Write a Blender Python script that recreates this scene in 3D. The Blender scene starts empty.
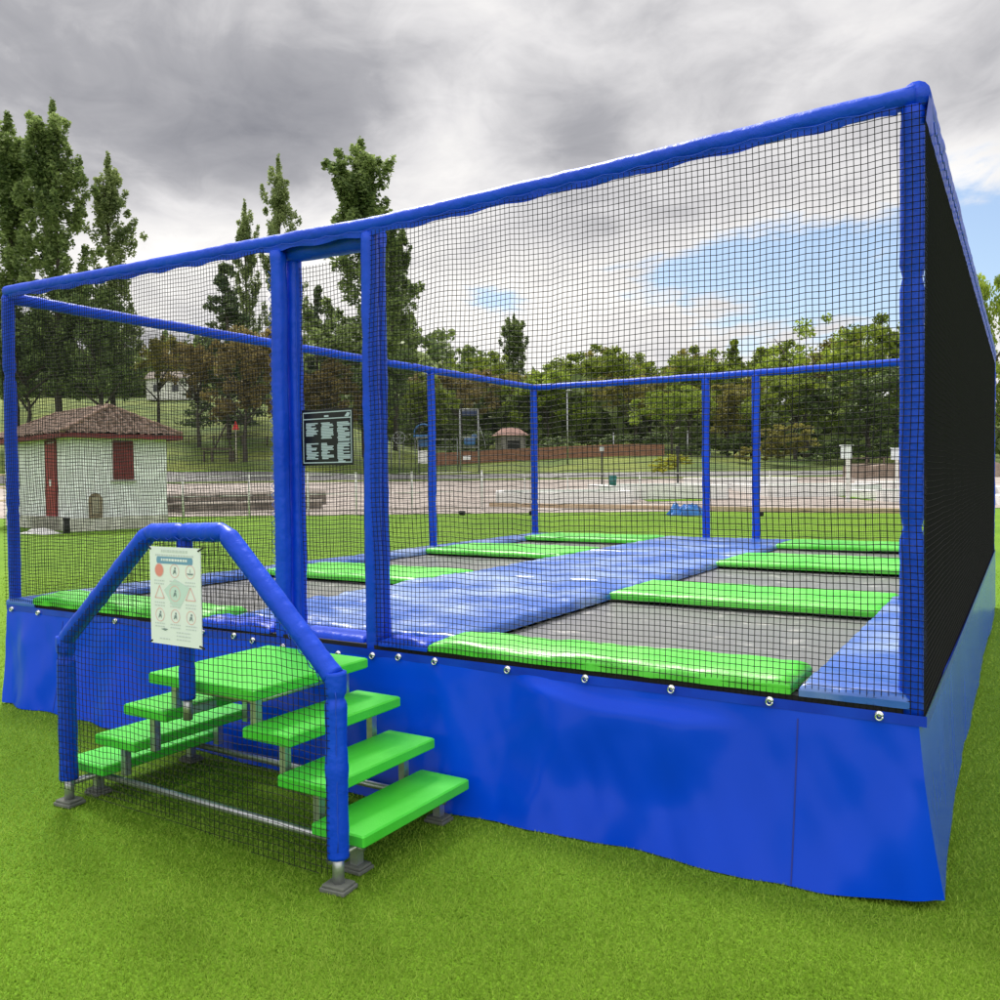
import bpy, math, random
import numpy as np
from mathutils import Vector, Matrix, noise as mnoise

random.seed(7)
rng = np.random.default_rng(11)
SC = bpy.context.scene
COL = SC.collection
R = math.radians

# ------------------------------------------------------------------ camera model
CAM = np.array([0.3819, -3.7092, 1.6557])
YAW, PIT, ROL, FPX = -0.54860, -0.02657, -0.01061, 862.56
FW = np.array([math.sin(YAW)*math.cos(PIT), math.cos(YAW)*math.cos(PIT), math.sin(PIT)])
_r = np.array([math.cos(YAW), -math.sin(YAW), 0.0]); _u = np.cross(_r, FW)
RT = _r*math.cos(ROL)+_u*math.sin(ROL); UP = -_r*math.sin(ROL)+_u*math.cos(ROL)
FH = np.array([math.sin(YAW), math.cos(YAW)]); RH = np.array([math.cos(YAW), -math.sin(YAW)])

def ray(x, y):
    return FW+(x-500)/FPX*RT-(y-500)/FPX*UP
def hor(x):                                   # image row of the horizon at column x
    return 482.5-0.0105*x
def WX(px, d):                                # world (x, y) of a column at a depth
    u = (px-500)/FPX
    return CAM[0]+FH[0]*d+RH[0]*u*d, CAM[1]+FH[1]*d+RH[1]*u*d
def ZY(px, py, d):                            # world height seen at a row, at a depth
    return CAM[2]+(hor(px)-py)/FPX*d
def azel(px, py):
    d = ray(px, py); d = d/np.linalg.norm(d)
    return math.atan2(d[0], d[1]), math.asin(d[2])

cam = bpy.data.cameras.new('camera'); co = bpy.data.objects.new('camera', cam); COL.objects.link(co)
M = Matrix(((RT[0], UP[0], -FW[0], CAM[0]), (RT[1], UP[1], -FW[1], CAM[1]), (RT[2], UP[2], -FW[2], CAM[2]), (0, 0, 0, 1)))
co.matrix_world = M
cam.sensor_width = 36; cam.lens = FPX/1000*36; cam.clip_end = 5000; cam.clip_start = 0.05
SC.camera = co

# ------------------------------------------------------------------ object helpers
def tag(o, label=None, cat=None, group=None, kind=None):
    if label: o['label'] = label
    if cat: o['category'] = cat
    if group: o['group'] = group
    if kind: o['kind'] = kind
    return o
def empty(name, loc=(0, 0, 0), rz=0.0, label=None, cat=None, group=None):
    o = bpy.data.objects.new(name, None); COL.objects.link(o)
    o.location = loc; o.rotation_euler = (0, 0, rz); o.empty_display_size = 0.1
    return tag(o, label, cat, group)
def copy_tree(o, parent=None):
    c = o.copy(); COL.objects.link(c)
    if parent is not None: c.parent = parent
    for ch in o.children: copy_tree(ch, c)
    return c

class MB:
    def __init__(s): s.v = []; s.f = []; s.sm = []; s.mi = []
    def add(s, vs, fs, smooth=False, mi=0):
        n = len(s.v); s.v += [tuple(map(float, p)) for p in vs]
        for f in fs: s.f.append(tuple(n+i for i in f)); s.sm.append(smooth); s.mi.append(mi)
        return s
    def box(s, c, d, rz=0.0, mi=0, bev=0.0):
        cx, cy, cz = c; hx, hy, hz = d[0]/2, d[1]/2, d[2]/2
        b = min(bev, hx*.9, hy*.9, hz*.9)
        ca, sa = math.cos(rz), math.sin(rz)
        if b <= 0:
            vs = [(x, y, z) for z in (-hz, hz) for x, y in ((-hx, -hy), (hx, -hy), (hx, hy), (-hx, hy))]
            fs = [(3, 2, 1, 0), (4, 5, 6, 7), (0, 1, 5, 4), (1, 2, 6, 5), (2, 3, 7, 6), (3, 0, 4, 7)]
        else:
            def ringv(ix, iy, z):
                k = b
                return [(-ix+k, -iy, z), (ix-k, -iy, z), (ix, -iy+k, z), (ix, iy-k, z), (ix-k, iy, z), (-ix+k, iy, z), (-ix, iy-k, z), (-ix, -iy+k, z)]
            vs = ringv(hx-b, hy-b, -hz)+ringv(hx, hy, -hz+b)+ringv(hx, hy, hz-b)+ringv(hx-b, hy-b, hz)
            fs = [tuple(range(7, -1, -1)), tuple(range(24, 32))]
            for q in range(3):
                for i in range(8):
                    j = (i+1) % 8; fs.append((q*8+i, q*8+j, q*8+8+j, q*8+8+i))
        return s.add([(cx+x*ca-y*sa, cy+x*sa+y*ca, cz+z) for x, y, z in vs], fs, False, mi)
    def tube(s, pts, r, n=12, caps=True, mi=0, smooth=True, sq=0.0):
        pts = [Vector(p) for p in pts]; K = len(pts)
        rs = r if hasattr(r, '__len__') else [r]*K
        t0 = (pts[1]-pts[0]).normalized()
        a = Vector((0, 0, 1)) if abs(t0.z) < .9 else Vector((1, 0, 0))
        nrm = (a-t0*a.dot(t0)).normalized()
        vs = []
        for i in range(K):
            if i == 0: t = pts[1]-pts[0]
            elif i == K-1: t = pts[-1]-pts[-2]
            else: t = (pts[i+1]-pts[i]).normalized()+(pts[i]-pts[i-1]).normalized()
            t.normalize()
            nrm = (nrm-t*nrm.dot(t)).normalized(); b = t.cross(nrm)
            for k in range(n):
                an = 2*math.pi*(k+.5)/n
                c_, s_ = math.cos(an), math.sin(an)
                q = 1.0
                if sq: q = 1/max((abs(c_)**4+abs(s_)**4)**.25, .5)*sq+(1-sq)
                vs.append(pts[i]+(nrm*c_+b*s_)*rs[i]*q)
        fs = []
        for i in range(K-1):
            for k in range(n):
                k2 = (k+1) % n; fs.append((i*n+k, i*n+k2, (i+1)*n+k2, (i+1)*n+k))
        if caps: fs.append(tuple(range(n-1, -1, -1))); fs.append(tuple((K-1)*n+k for k in range(n)))
        return s.add(vs, fs, smooth, mi)
    def grid(s, nu, nv, fn, smooth=True, mi=0):
        vs = [fn(i/nu, j/nv) for j in range(nv+1) for i in range(nu+1)]
        fs = [(j*(nu+1)+i, j*(nu+1)+i+1, (j+1)*(nu+1)+i+1, (j+1)*(nu+1)+i) for j in range(nv) for i in range(nu)]
        return s.add(vs, fs, smooth, mi)
    def build(s, name, mat=None, parent=None):
        me = bpy.data.meshes.new(name); me.from_pydata(s.v, [], s.f)
        for m in (mat if isinstance(mat, (list, tuple)) else [mat]):
            if m: me.materials.append(m)
        me.polygons.foreach_set('use_smooth', s.sm); me.polygons.foreach_set('material_index', s.mi)
        me.update()
        o = bpy.data.objects.new(name, me); COL.objects.link(o)
        if parent is not None: o.parent = parent
        return o

def np_mesh(name, V, F, mat, parent=None, smooth=False):
    V = np.ascontiguousarray(V, np.float32).reshape(-1, 3); F = np.ascontiguousarray(F, np.int32)
    k = F.shape[1]; me = bpy.data.meshes.new(name)
    me.vertices.add(len(V)); me.vertices.foreach_set('co', V.ravel())
    me.loops.add(F.size); me.loops.foreach_set('vertex_index', F.ravel())
    me.polygons.add(len(F)); me.polygons.foreach_set('loop_start', np.arange(0, F.size, k, dtype=np.int32))
    try: me.polygons.foreach_set('loop_total', np.full(len(F), k, np.int32))
    except Exception: pass
    me.polygons.foreach_set('use_smooth', np.full(len(F), smooth, bool))
    if mat: me.materials.append(mat)
    me.update(calc_edges=True)
    o = bpy.data.objects.new(name, me); COL.objects.link(o)
    if parent is not None: o.parent = parent
    return o

def nz(x, y=0.0, z=0.0): return mnoise.noise(Vector((x, y, z)))

# ------------------------------------------------------------------ materials
def mat_new(name):
    m = bpy.data.materials.new(name); m.use_nodes = True
    nt = m.node_tree; b = nt.nodes['Principled BSDF']
    return m, nt, b
def pbr(name, c1, c2=None, scale=3.0, rough=.6, spec=.5, metal=0.0, bump=0.0, bscale=20.0, detail=6, coat=0.0, mid=.5, width=.2, rvar=0.0, stretch=None):
    m, nt, b = mat_new(name); N = nt.nodes; L = nt.links
    tc = N.new('ShaderNodeTexCoord'); src = tc.outputs['Object']
    if stretch:
        mp = N.new('ShaderNodeMapping'); mp.inputs['Scale'].default_value = stretch; L.new(src, mp.inputs[0]); src = mp.outputs[0]
    b.inputs['Roughness'].default_value = rough; b.inputs['Specular IOR Level'].default_value = spec
    b.inputs['Metallic'].default_value = metal; b.inputs['Coat Weight'].default_value = coat
    if coat: b.inputs['Coat Roughness'].default_value = .15
    if c2 is None: b.inputs['Base Color'].default_value = (*c1, 1)
    else:
        no = N.new('ShaderNodeTexNoise'); no.inputs['Scale'].default_value = scale; no.inputs['Detail'].default_value = detail
        L.new(src, no.inputs['Vector'])
        rp = N.new('ShaderNodeValToRGB'); rp.color_ramp.elements[0].position = mid-width; rp.color_ramp.elements[1].position = mid+width
        rp.color_ramp.elements[0].color = (*c1, 1); rp.color_ramp.elements[1].color = (*c2, 1)
        L.new(no.outputs['Fac'], rp.inputs[0]); L.new(rp.outputs[0], b.inputs['Base Color'])
        if rvar:
            mr = N.new('ShaderNodeMapRange'); mr.inputs['To Min'].default_value = rough-rvar; mr.inputs['To Max'].default_value = rough+rvar
            L.new(no.outputs['Fac'], mr.inputs[0]); L.new(mr.outputs[0], b.inputs['Roughness'])
    if bump:
        n2 = N.new('ShaderNodeTexNoise'); n2.inputs['Scale'].default_value = bscale; n2.inputs['Detail'].default_value = 4
        L.new(src, n2.inputs['Vector'])
        bp = N.new('ShaderNodeBump'); bp.inputs['Strength'].default_value = bump; bp.inputs['Distance'].default_value = .02
        L.new(n2.outputs['Fac'], bp.inputs['Height']); L.new(bp.outputs[0], b.inputs['Normal'])
    return m
def leafmat(name, dark, light, transl=.45, trc=None):
    m, nt, b = mat_new(name); N = nt.nodes; L = nt.links
    g = N.new('ShaderNodeNewGeometry')
    tc = N.new('ShaderNodeTexCoord'); no = N.new('ShaderNodeTexNoise'); no.inputs['Scale'].default_value = 9; no.inputs['Detail'].default_value = 2
    L.new(tc.outputs['Object'], no.inputs['Vector'])
    ad = N.new('ShaderNodeMath'); ad.operation = 'MULTIPLY_ADD'; ad.inputs[1].default_value = .55
    sb = N.new('ShaderNodeMath'); sb.operation = 'MULTIPLY_ADD'; sb.inputs[1].default_value = 1.4; sb.inputs[2].default_value = -.45
    L.new(no.outputs['Fac'], sb.inputs[0]); L.new(g.outputs['Random Per Island'], ad.inputs[0]); L.new(sb.outputs[0], ad.inputs[2])
    rp = N.new('ShaderNodeValToRGB'); rp.color_ramp.elements[0].color = (*dark, 1); rp.color_ramp.elements[1].color = (*light, 1)
    rp.color_ramp.elements[0].position = .15; rp.color_ramp.elements[1].position = .95
    L.new(ad.outputs[0], rp.inputs[0]); L.new(rp.outputs[0], b.inputs['Base Color'])
    b.inputs['Roughness'].default_value = .55; b.inputs['Specular IOR Level'].default_value = .3
    tr = N.new('ShaderNodeBsdfTranslucent'); L.new(rp.outputs[0], tr.inputs[0])
    mx = N.new('ShaderNodeMixShader'); mx.inputs[0].default_value = transl
    L.new(b.outputs[0], mx.inputs[1]); L.new(tr.outputs[0], mx.inputs[2])
    L.new(mx.outputs[0], nt.nodes['Material Output'].inputs[0])
    return m

BLUE = pbr('blue_vinyl', (.0005, .046, .56), (.0008, .066, .68), scale=2.5, rough=.44, spec=.28, bump=.55, bscale=14, rvar=.06)
BLUE_SKIRT = pbr('blue_tarpaulin', (.0003, .050, .60), (.0005, .066, .72), scale=1.2, rough=.19, spec=.16, bump=.12, bscale=5, rvar=.03, stretch=(1, 1, .35))
BLUE_PAD = pbr('blue_pad_vinyl', (.025, .115, .50), (.34, .45, .66), scale=1.7, rough=.33, spec=.7, bump=.5, bscale=7, rvar=.08, mid=.60, width=.16)  # pale tone: faded, dusty vinyl plus sky sheen put into the colour
BLUE_CORD = pbr('pale_blue_cord', (.012, .07, .58), rough=.6)
BLUE_HEM = pbr('blue_hem', (.001, .026, .46), (.003, .05, .60), scale=6, rough=.3, spec=.4)
GREEN = pbr('green_vinyl', (.045, .52, .015), (.14, .68, .08), scale=3, rough=.40, spec=.55, bump=.35, bscale=8, rvar=.06)
GREEN_STEP = pbr('green_step_plastic', (.055, .60, .03), (.08, .66, .05), scale=6, rough=.5, spec=.4, bump=.12, bscale=120)
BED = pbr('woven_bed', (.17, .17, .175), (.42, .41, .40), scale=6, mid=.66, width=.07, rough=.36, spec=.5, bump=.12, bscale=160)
BLACK = pbr('black_rubber', (.008, .008, .009), rough=.7)
NETM = pbr('black_net_cord', (.010, .010, .010), rough=.75, spec=.2)
NETM2 = pbr('dusty_net_cord', (.014, .014, .015), rough=.85, spec=.1)
STEEL = pbr('galvanised_steel', (.42, .44, .46), (.58, .60, .62), scale=30, rough=.38, metal=.85, bump=.05, bscale=60)
CHROME = pbr('chrome_eyebolt', (.75, .76, .78), rough=.18, metal=1.0)
CONC = pbr('grey_foot_pad', (.10, .11, .10), (.16, .17, .15), scale=20, rough=.9)
WHITE = pbr('white_paint', (.74, .74, .74), (.82, .82, .80), scale=4, rough=.6)
SIGNW = pbr('white_sign_board', (.80, .84, .91), rough=.35)

# ------------------------------------------------------------------ terrain
def sstep(a, b, x):
    t = np.clip((x-a)/(b-a), 0, 1); return t*t*(3-2*t)
def H(lat, dep):
    lat = np.asarray(lat, float); dep = np.asarray(dep, float)
    u = lat/np.maximum(dep, 20)
    base = np.interp(dep, [-1e4, 37, 75, 90], [0, 0, 1.3, 2.1])
    left = 1-sstep(-.30, -.06, u); right = sstep(.12, .40, u)
    b_mid = np.interp(dep, [90, 104, 135, 180, 300, 420, 600], [0, 2.0, 3.0, 5, 14, 17, 17])
    b_left = np.interp(dep, [84, 96, 108, 130, 165, 240, 330, 600], [0, 2.2, 5.6, 10.6, 15.5, 19, 21, 21])
    b_right = np.interp(dep, [90, 110, 135, 180, 300, 600], [0, 1.2, 1.5, 2, 5, 7])
    hill = b_left*left+b_mid*(1-left)*(1-right)+b_right*right
    far = np.interp(dep, [190, 320, 430, 700], [0, 1, 1.05, 1.0])*(6+27*np.exp(-((u+.12)/.12)**2))
    return base+hill+far+np.where(dep > 80, .25*np.sin(lat*.11)*np.sin(dep*.09), 0)*sstep(80, 110, dep)
def l2w(lat, dep): return CAM[0]+FH[0]*dep+RH[0]*lat, CAM[1]+FH[1]*dep+RH[1]*lat
def hz(px, d): return float(H((px-500)/FPX*d, d))
def G(px, d):                                 # ground point at a column and a depth
    x, y = WX(px, d); return (x, y, hz(px, d))

def sheet(name, lats, deps, mat, dz=0.0, kind='structure'):
    la, de = np.meshgrid(lats, deps); x, y = l2w(la, de); z = H(la, de)+dz
    V = np.stack([x, y, z], -1).reshape(-1, 3); nu = len(lats); nv = len(deps)
    i, j = np.meshgrid(np.arange(nu-1), np.arange(nv-1)); a = (j*nu+i).ravel()
    o = np_mesh(name, V, np.stack([a, a+1, a+1+nu, a+nu], -1), mat, smooth=True)
    return tag(o, kind=kind)

# lawn: synthetic turf with mowing-scale variation
def lawn_mat():
    m, nt, b = mat_new('turf'); N = nt.nodes; L = nt.links
    tc = N.new('ShaderNodeTexCoord')
    def no(s, d=5):
        n = N.new('ShaderNodeTexNoise'); n.inputs['Scale'].default_value = s; n.inputs['Detail'].default_value = d; L.new(tc.outputs['Object'], n.inputs['Vector']); return n
    def ramp(n, a, c, p0, p1):
        r = N.new('ShaderNodeValToRGB'); r.color_ramp.elements[0].color = (*a, 1); r.color_ramp.elements[1].color = (*c, 1)
        r.color_ramp.elements[0].position = p0; r.color_ramp.elements[1].position = p1; L.new(n.outputs['Fac'], r.inputs[0]); return r
    big = ramp(no(.35), (.118, .250, .012), (.165, .315, .018), .35, .65)
    fine = ramp(no(90, 8), (.45, .45, .45), (1.25, 1.25, 1.2), .3, .7)
    mx = N.new('ShaderNodeMix'); mx.data_type = 'RGBA'; mx.blend_type = 'MULTIPLY'; mx.inputs[0].default_value = 1
    L.new(big.outputs[0], mx.inputs[6]); L.new(fine.outputs[0], mx.inputs[7]); L.new(mx.outputs[2], b.inputs['Base Color'])
    b.inputs['Roughness'].default_value = .85; b.inputs['Specular IOR Level'].default_value = .15
    bp = N.new('ShaderNodeBump'); bp.inputs['Strength'].default_value = .6; bp.inputs['Distance'].default_value = .03
    L.new(no(60, 6).outputs['Fac'], bp.inputs['Height']); L.new(bp.outputs[0], b.inputs['Normal'])
    return m
LAWN = lawn_mat()
lats = np.concatenate([np.linspace(-900, -120, 40), np.linspace(-116, 116, 117), np.linspace(120, 900, 40)])
deps = np.concatenate([np.linspace(-400, -10, 14), np.linspace(0, 36, 19), np.linspace(37, 140, 104), np.linspace(145, 450, 62), np.linspace(470, 1500, 24)])
sheet('ground', lats, deps, LAWN)
GRAVEL = pbr('pink_gravel', (.25, .21, .19), (.40, .35, .32), scale=.35, rough=.9, bump=.2, bscale=14, detail=10)
ROADM = pbr('grey_asphalt', (.16, .16, .165), (.22, .215, .21), scale=.6, rough=.9, detail=10)
sheet('gravel_yard', np.linspace(-75, 120, 100), np.linspace(38.2, 76, 40), GRAVEL, .02)
sheet('road', np.linspace(-90, 150, 100), np.linspace(79, 87, 8), ROADM, .025)

HILLG = pbr('hill_grass', (.055, .105, .010), (.165, .205, .028), scale=.16, rough=.95, bump=.5, bscale=1.2, detail=9, mid=.5, width=.16)
sheet('grass_bank', np.concatenate([np.linspace(-420, -125, 30), np.linspace(-120, 120, 90), np.linspace(125, 420, 30)]), np.concatenate([np.linspace(76.5, 78.6, 3)]), HILLG, .03)
sheet('grass_slope', np.concatenate([np.linspace(-420, -125, 30), np.linspace(-120, 120, 90), np.linspace(125, 420, 30)]), np.concatenate([np.linspace(87.4, 140, 54), np.linspace(145, 450, 62)]), HILLG, .03)

# near grass blades
def blades():
    n = 520000
    d = 1.9/(1-rng.random(n)*(1-1.9/15.0)); d = np.sort(d)
    lat = (rng.random(n)-.5)*1.50*d+(rng.random(n)-.5)*.5
    x, y = l2w(lat, d)
    keep = ~((x > -6.2) & (x < -.05) & (y > .05) & (y < 8.1)); x, y, d = x[keep], y[keep], d[keep]; n = len(x)
    w = .00078*np.maximum(d, 2.2)*(.6+.8*rng.random(n)); h = (.006+.010*rng.random(n))*(1+.02*d)
    an = rng.random(n)*2*math.pi; ln = an+rng.normal(0, .8, n)+1.2
    ca, sa = np.cos(an)*w, np.sin(an)*w; le = h*(.3+1.1*rng.random(n))
    z0 = np.full(n, -.003)
    A = np.stack([x-ca, y-sa, z0], -1); B = np.stack([x+ca, y+sa, z0], -1)
    C = np.stack([x+np.cos(ln)*le, y+np.sin(ln)*le, h], -1)
    V = np.stack([A, B, C], 1).reshape(-1, 3)
    return np_mesh('grass_blades', V, np.arange(3*n).reshape(-1, 3), leafm)
def grass_mat():
    m, nt, b = mat_new('grass_blade'); N = nt.nodes; L = nt.links
    g = N.new('ShaderNodeNewGeometry'); tc = N.new('ShaderNodeTexCoord')
    no = N.new('ShaderNodeTexNoise'); no.inputs['Scale'].default_value = 1.6; no.inputs['Detail'].default_value = 5; L.new(tc.outputs['Object'], no.inputs['Vector'])
    ad = N.new('ShaderNodeMath'); ad.operation = 'MULTIPLY_ADD'; ad.inputs[1].default_value = .5
    s2 = N.new('ShaderNodeMath'); s2.operation = 'MULTIPLY_ADD'; s2.inputs[1].default_value = .9; s2.inputs[2].default_value = -.2
    L.new(no.outputs['Fac'], s2.inputs[0]); L.new(g.outputs['Random Per Island'], ad.inputs[0]); L.new(s2.outputs[0], ad.inputs[2])
    rp = N.new('ShaderNodeValToRGB'); e = rp.color_ramp.elements
    e[0].color = (.155, .290, .018, 1); e[0].position = .05; e[1].color = (.385, .560, .075, 1); e[1].position = .95
    L.new(ad.outputs[0], rp.inputs[0]); L.new(rp.outputs[0], b.inputs['Base Color'])
    b.inputs['Roughness'].default_value = .6; b.inputs['Specular IOR Level'].default_value = .2
    tr = N.new('ShaderNodeBsdfTranslucent'); L.new(rp.outputs[0], tr.inputs[0])
    mx = N.new('ShaderNodeMixShader'); mx.inputs[0].default_value = .3
    L.new(b.outputs[0], mx.inputs[1]); L.new(tr.outputs[0], mx.inputs[2]); L.new(mx.outputs[0], N['Material Output'].inputs[0])
    return m
leafm = grass_mat()
tag(blades(), 'short bright green turf blades around the blue trampoline', 'grass', kind='stuff')

# ================================================================== TRAMPOLINE
W, D, ZD = 6.2805, 8.2448, 0.72
XD1, XD2 = -3.40, -2.705
def ztop(x): return float(np.interp(x, [-6.28, -4.8, -3.64, -3.36, -2.7, -2.3, -1.87, -1.2, -.63, 0], [3.112, 3.080, 3.064, 3.058, 3.042, 3.045, 3.056, 3.069, 3.086, 3.102]))
T = empty('trampoline_enclosure', (0, 0, 0), 0, 'large netted trampoline enclosure with blue padded frame, blue skirt and green deck pads', 'trampoline')

def pad_r(base, L, seedv, pinch=()):
    K = len(L); out = []
    for i, s in enumerate(L):
        r = base*(1+.08*nz(s*7, seedv)+.06*nz(s*21, seedv, 3)+.03*nz(s*60, seedv, 5))
        for p in pinch: r *= 1-.28*math.exp(-((s-p)/.016)**2)
        out.append(r)
    return out
def padded(name, a, b, r, seedv, parent=T, pinch=(), sag=0.0, n=14, step=.045, zfn=None, sq=0.0, wob=.006):
    a = Vector(a); b = Vector(b); Ln = (b-a).length; K = max(8, int(Ln/step)); d = (b-a).normalized()
    sd = d.cross(Vector((0, 0, 1))) if abs(d.z) < .9 else Vector((1, 0, 0))
    up = sd.cross(d).normalized() if abs(d.z) < .9 else Vector((0, 1, 0))
    ss = [Ln*i/(K-1) for i in range(K)]; pts = []
    for s in ss:
        p = a+d*s+sd*wob*nz(s*2.2, seedv, 7)+up*(wob*nz(s*2.2, seedv, 11)-sag*4*(s/Ln)*(1-s/Ln))
        if zfn: p.z = zfn(p.x)+.004*nz(s*3, seedv, 2)
        pts.append(p)
    return MB().tube(pts, pad_r(r, ss, seedv, pinch), n, sq=sq).build(name, BLUE, parent)
def lacing(pts, parent, r=.003, amp=.012, side=(0, 0, 1), pitch=.05):
    side = Vector(side); path = []
    for a, b in zip(pts[:-1], pts[1:]):
        a = Vector(a); b = Vector(b); n = int((b-a).length/pitch)
        for i in range(n): path += [a.lerp(b, (i+.2)/n)-side*amp, a.lerp(b, (i+.75)/n)+side*amp*random.uniform(.7, 1.2)]
    return MB().tube(path, r, 4).build('lacing', BLUE_CORD, parent)

# posts
PR = .056
post_spec = [  # name x y z0 z1 r pinch seed
    (0, 0.0, .70, 3.06, .045, (.735, 1.72), 1), (-W, 0, .70, 3.07, .044, (.73, 1.77), 2),
    (-W, 5.4915, .70, 3.03, .052, (1.1,), 3), (-W, D, .70, 3.03, .055, (.55,), 4),
    (-3.4993, D, .70, 3.03, .055, (1.0,), 5), (-2.7967, D, .70, 3.03, .055, (1.3,), 6),
    (0, D, .70, 3.03, .055, (1.2,), 7)]
for (x, y, z0, z1, r, pin, sd) in post_spec:
    o = padded('post', (x, y, z0), (x, y, z1), r, sd*3.1, pinch=[.825-.05 if False else q for q in pin])
    lacing([(x+r*.92, y-r*.45, z0+.1), (x+r*.92, y-r*.45, z1-.1)], o, side=(.4, -.4, 0), amp=.006, r=.002)
# two door posts at the front, each with a second post of the inner door frame behind it
for x, sd in ((XD1, 21), (XD2, 24)):
    o = padded('door_post', (x, -.005, .66), (x, -.005, 3.0), .042, sd, sq=.8)
    s = 1 if x == XD2 else -1
    lacing([(x+s*.040, -.036, .75), (x+s*.040, -.036, 2.9)], o, side=(s*.9, -.3, 0), amp=.012, r=.0022, pitch=.055)
    xi = x+(.022 if x == XD1 else -.030)
    o = padded('inner_door_post', (xi, .098, .70), (xi, .098, 2.98), .042, sd+1.3, sq=.6)
    lacing([(xi+.042, .068, .8), (xi+.042, .068, 2.9)], o, side=(.7, -.5, 0), amp=.008, r=.002, pitch=.06)
o = padded('door_header', (XD1, .085, 3.012), (XD2, .085, 3.0), .062, 31, sq=.5)
# top rails
o = padded('top_rail', (-W-.0, 0, 3.1), (.012, 0, 3.1), .044, 40, zfn=ztop, wob=.006)
xs = np.linspace(-W+.1, -.08, 28)
pz = []
for k, x in enumerate(np.arange(-W+.15, -.06, .085)): pz.append((x, -.0445, ztop(x)-(.030 if k % 2 else .041)))
MB().tube(pz, .0022, 4).build('lacing', BLUE_CORD, o)
# hanging flap under the front rail that the net is tied to
fl = MB()
def flapf(u, v):
    x = -W+.07+u*(W-.12); z = ztop(x)-.030-v*(.024+.014*(.5+.5*math.cos(2*math.pi*x/.34)))
    return (x, -.033-.006*nz(x*9, v*3)+v*.004, z)
fl.grid(260, 2, flapf); fl.build('rail_flap', BLUE, o)
padded('top_rail', (-W, -.02, 3.065), (-W, D, 3.065), .045, 43, sag=.004)
o = padded('top_rail', (-W, D, 3.062), (0, D, 3.062), .048, 46, sag=.02)
o = padded('top_rail', (.012, -.03, 3.098), (.012, D, 3.065), .052, 49, sag=.006)
sf = MB(); sf.grid(200, 3, lambda u, v: (.060-.012*v+.004*nz(u*60, v), -.04+u*(D+.05), 3.085-.033*u-.095*v-.012*abs(nz(u*30, 3))*v)); sf.build('rail_flap', BLUE, o)
lacing([(.062, .1, 3.02), (.062, D-.1, 2.99)], o, side=(0, 0, -.7), amp=.02, r=.003, pitch=.12)

# nets --------------------------------------------------------------
CELL = .0262
def strands(paths, fa, fb, r):
    """paths: list of (K,3) arrays sharing frame vectors fa, fb"""
    Vs = []; Fs = []; off = 0
    fa = np.array(fa, float); fb = np.array(fb, float)
    o3 = [fa*r, (-.5*fa+.866*fb)*r, (-.5*fa-.866*fb)*r]
    for P in paths:
        K = len(P)
        Vs.append(np.stack([P+o for o in o3], 1).reshape(-1, 3))
        i = np.arange(K-1)[:, None]*3; k = np.arange(3)[None, :]; k2 = (k+1) % 3
        Fs.append(np.stack([i+k, i+k2, i+3+k2, i+3+k], -1).reshape(-1, 4)+off); off += 3*K
    return np.concatenate(Vs), np.concatenate(Fs)
def wav(a, s, k):                              # cheap smooth wobble
    return np.sin(a*k+s)*.6+np.sin(a*k*2.37+s*1.7)*.4
def net(name, org, udir, ulen, zlo, zhi, nrm, mat=NETM, r=.0019, cell=CELL, sag=.009, bulge=.03, ph=0.0):
    """vertical net from org along udir; zlo/zhi are functions of u"""
    udir = np.array(udir, float); nrm = np.array(nrm, float); org = np.array(org, float)
    def pos(u, z):
        lo = zlo(u); hi = zhi(u); t = np.clip((z-lo)/(hi-lo+1e-6), 0, 1)
        nb = bulge*np.sin(np.pi*t)*(wav(u, ph, 1.7)+.5*wav(z, ph+1, 2.9))
        du = sag*np.sin(np.pi*t)*wav(z*1.0+u*.35, ph+2, 3.1)
        dzz = (sag*1.1*wav(u, ph+3, 6.3)+sag*.6*wav(u, ph+5, 17.))*(t**.3)*np.minimum(1, (1-t)*6+.35)
        return org+np.outer(u+du, udir)+np.outer(nb, nrm)+np.stack([0*z, 0*z, z+dzz], -1)
    pv = []
    for u in np.arange(.01, ulen-.005, cell):
        lo, hi = float(zlo(np.array([u]))[0]), float(zhi(np.array([u]))[0])
        if hi-lo < .03: continue
        K = max(4, int((hi-lo)/.09)); z = np.linspace(lo, hi, K); pv.append(pos(np.full(K, u), z))
    V1, F1 = strands(pv, nrm, udir, r)
    uu = np.linspace(0, ulen, 400); lo_, hi_ = zlo(uu), zhi(uu)
    ph_ = []
    for z in np.arange(lo_.min()+.005, hi_.max(), cell):
        ok = (z > lo_) & (z < hi_)
        if ok.sum() < 3: continue
        a, b = uu[ok][0], uu[ok][-1]; K = max(4, int((b-a)/.07)); u = np.linspace(a, b, K); ph_.append(pos(u, np.full(K, z)))
    V2, F2 = strands(ph_, nrm, (0, 0, 1), r)
    return np_mesh(name, np.concatenate([V1, V2]), np.concatenate([F1, F2+len(V1)]), mat, T if name == 'safety_net' else None)
def cst(c): return lambda u: np.full_like(np.asarray(u, float), c)
def ft(x0): return lambda u: np.interp(np.asarray(u)+x0, [-6.28, -4.8, -3.64, -3.36, -2.7, -2.3, -1.87, -1.2, -.63, 0], [3.112, 3.080, 3.064, 3.058, 3.042, 3.045, 3.056, 3.069, 3.086, 3.102])-.05
net('safety_net', (-W+.02, -.055, 0), (1, 0, 0), W-.02+XD1-.05, cst(.71), ft(-W+.02), (0, -1, 0), ph=.3)
net('safety_net', (XD2+.05, -.058, 0), (1, 0, 0), -XD2-.05+.05, cst(.71), ft(XD2+.05), (0, -1, 0), ph=1.3)
net('safety_net', (XD1+.06, .10, 0), (1, 0, 0), XD2-XD1-.12, cst(.78), cst(2.92), (0, -1, 0), ph=2.3)
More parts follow.
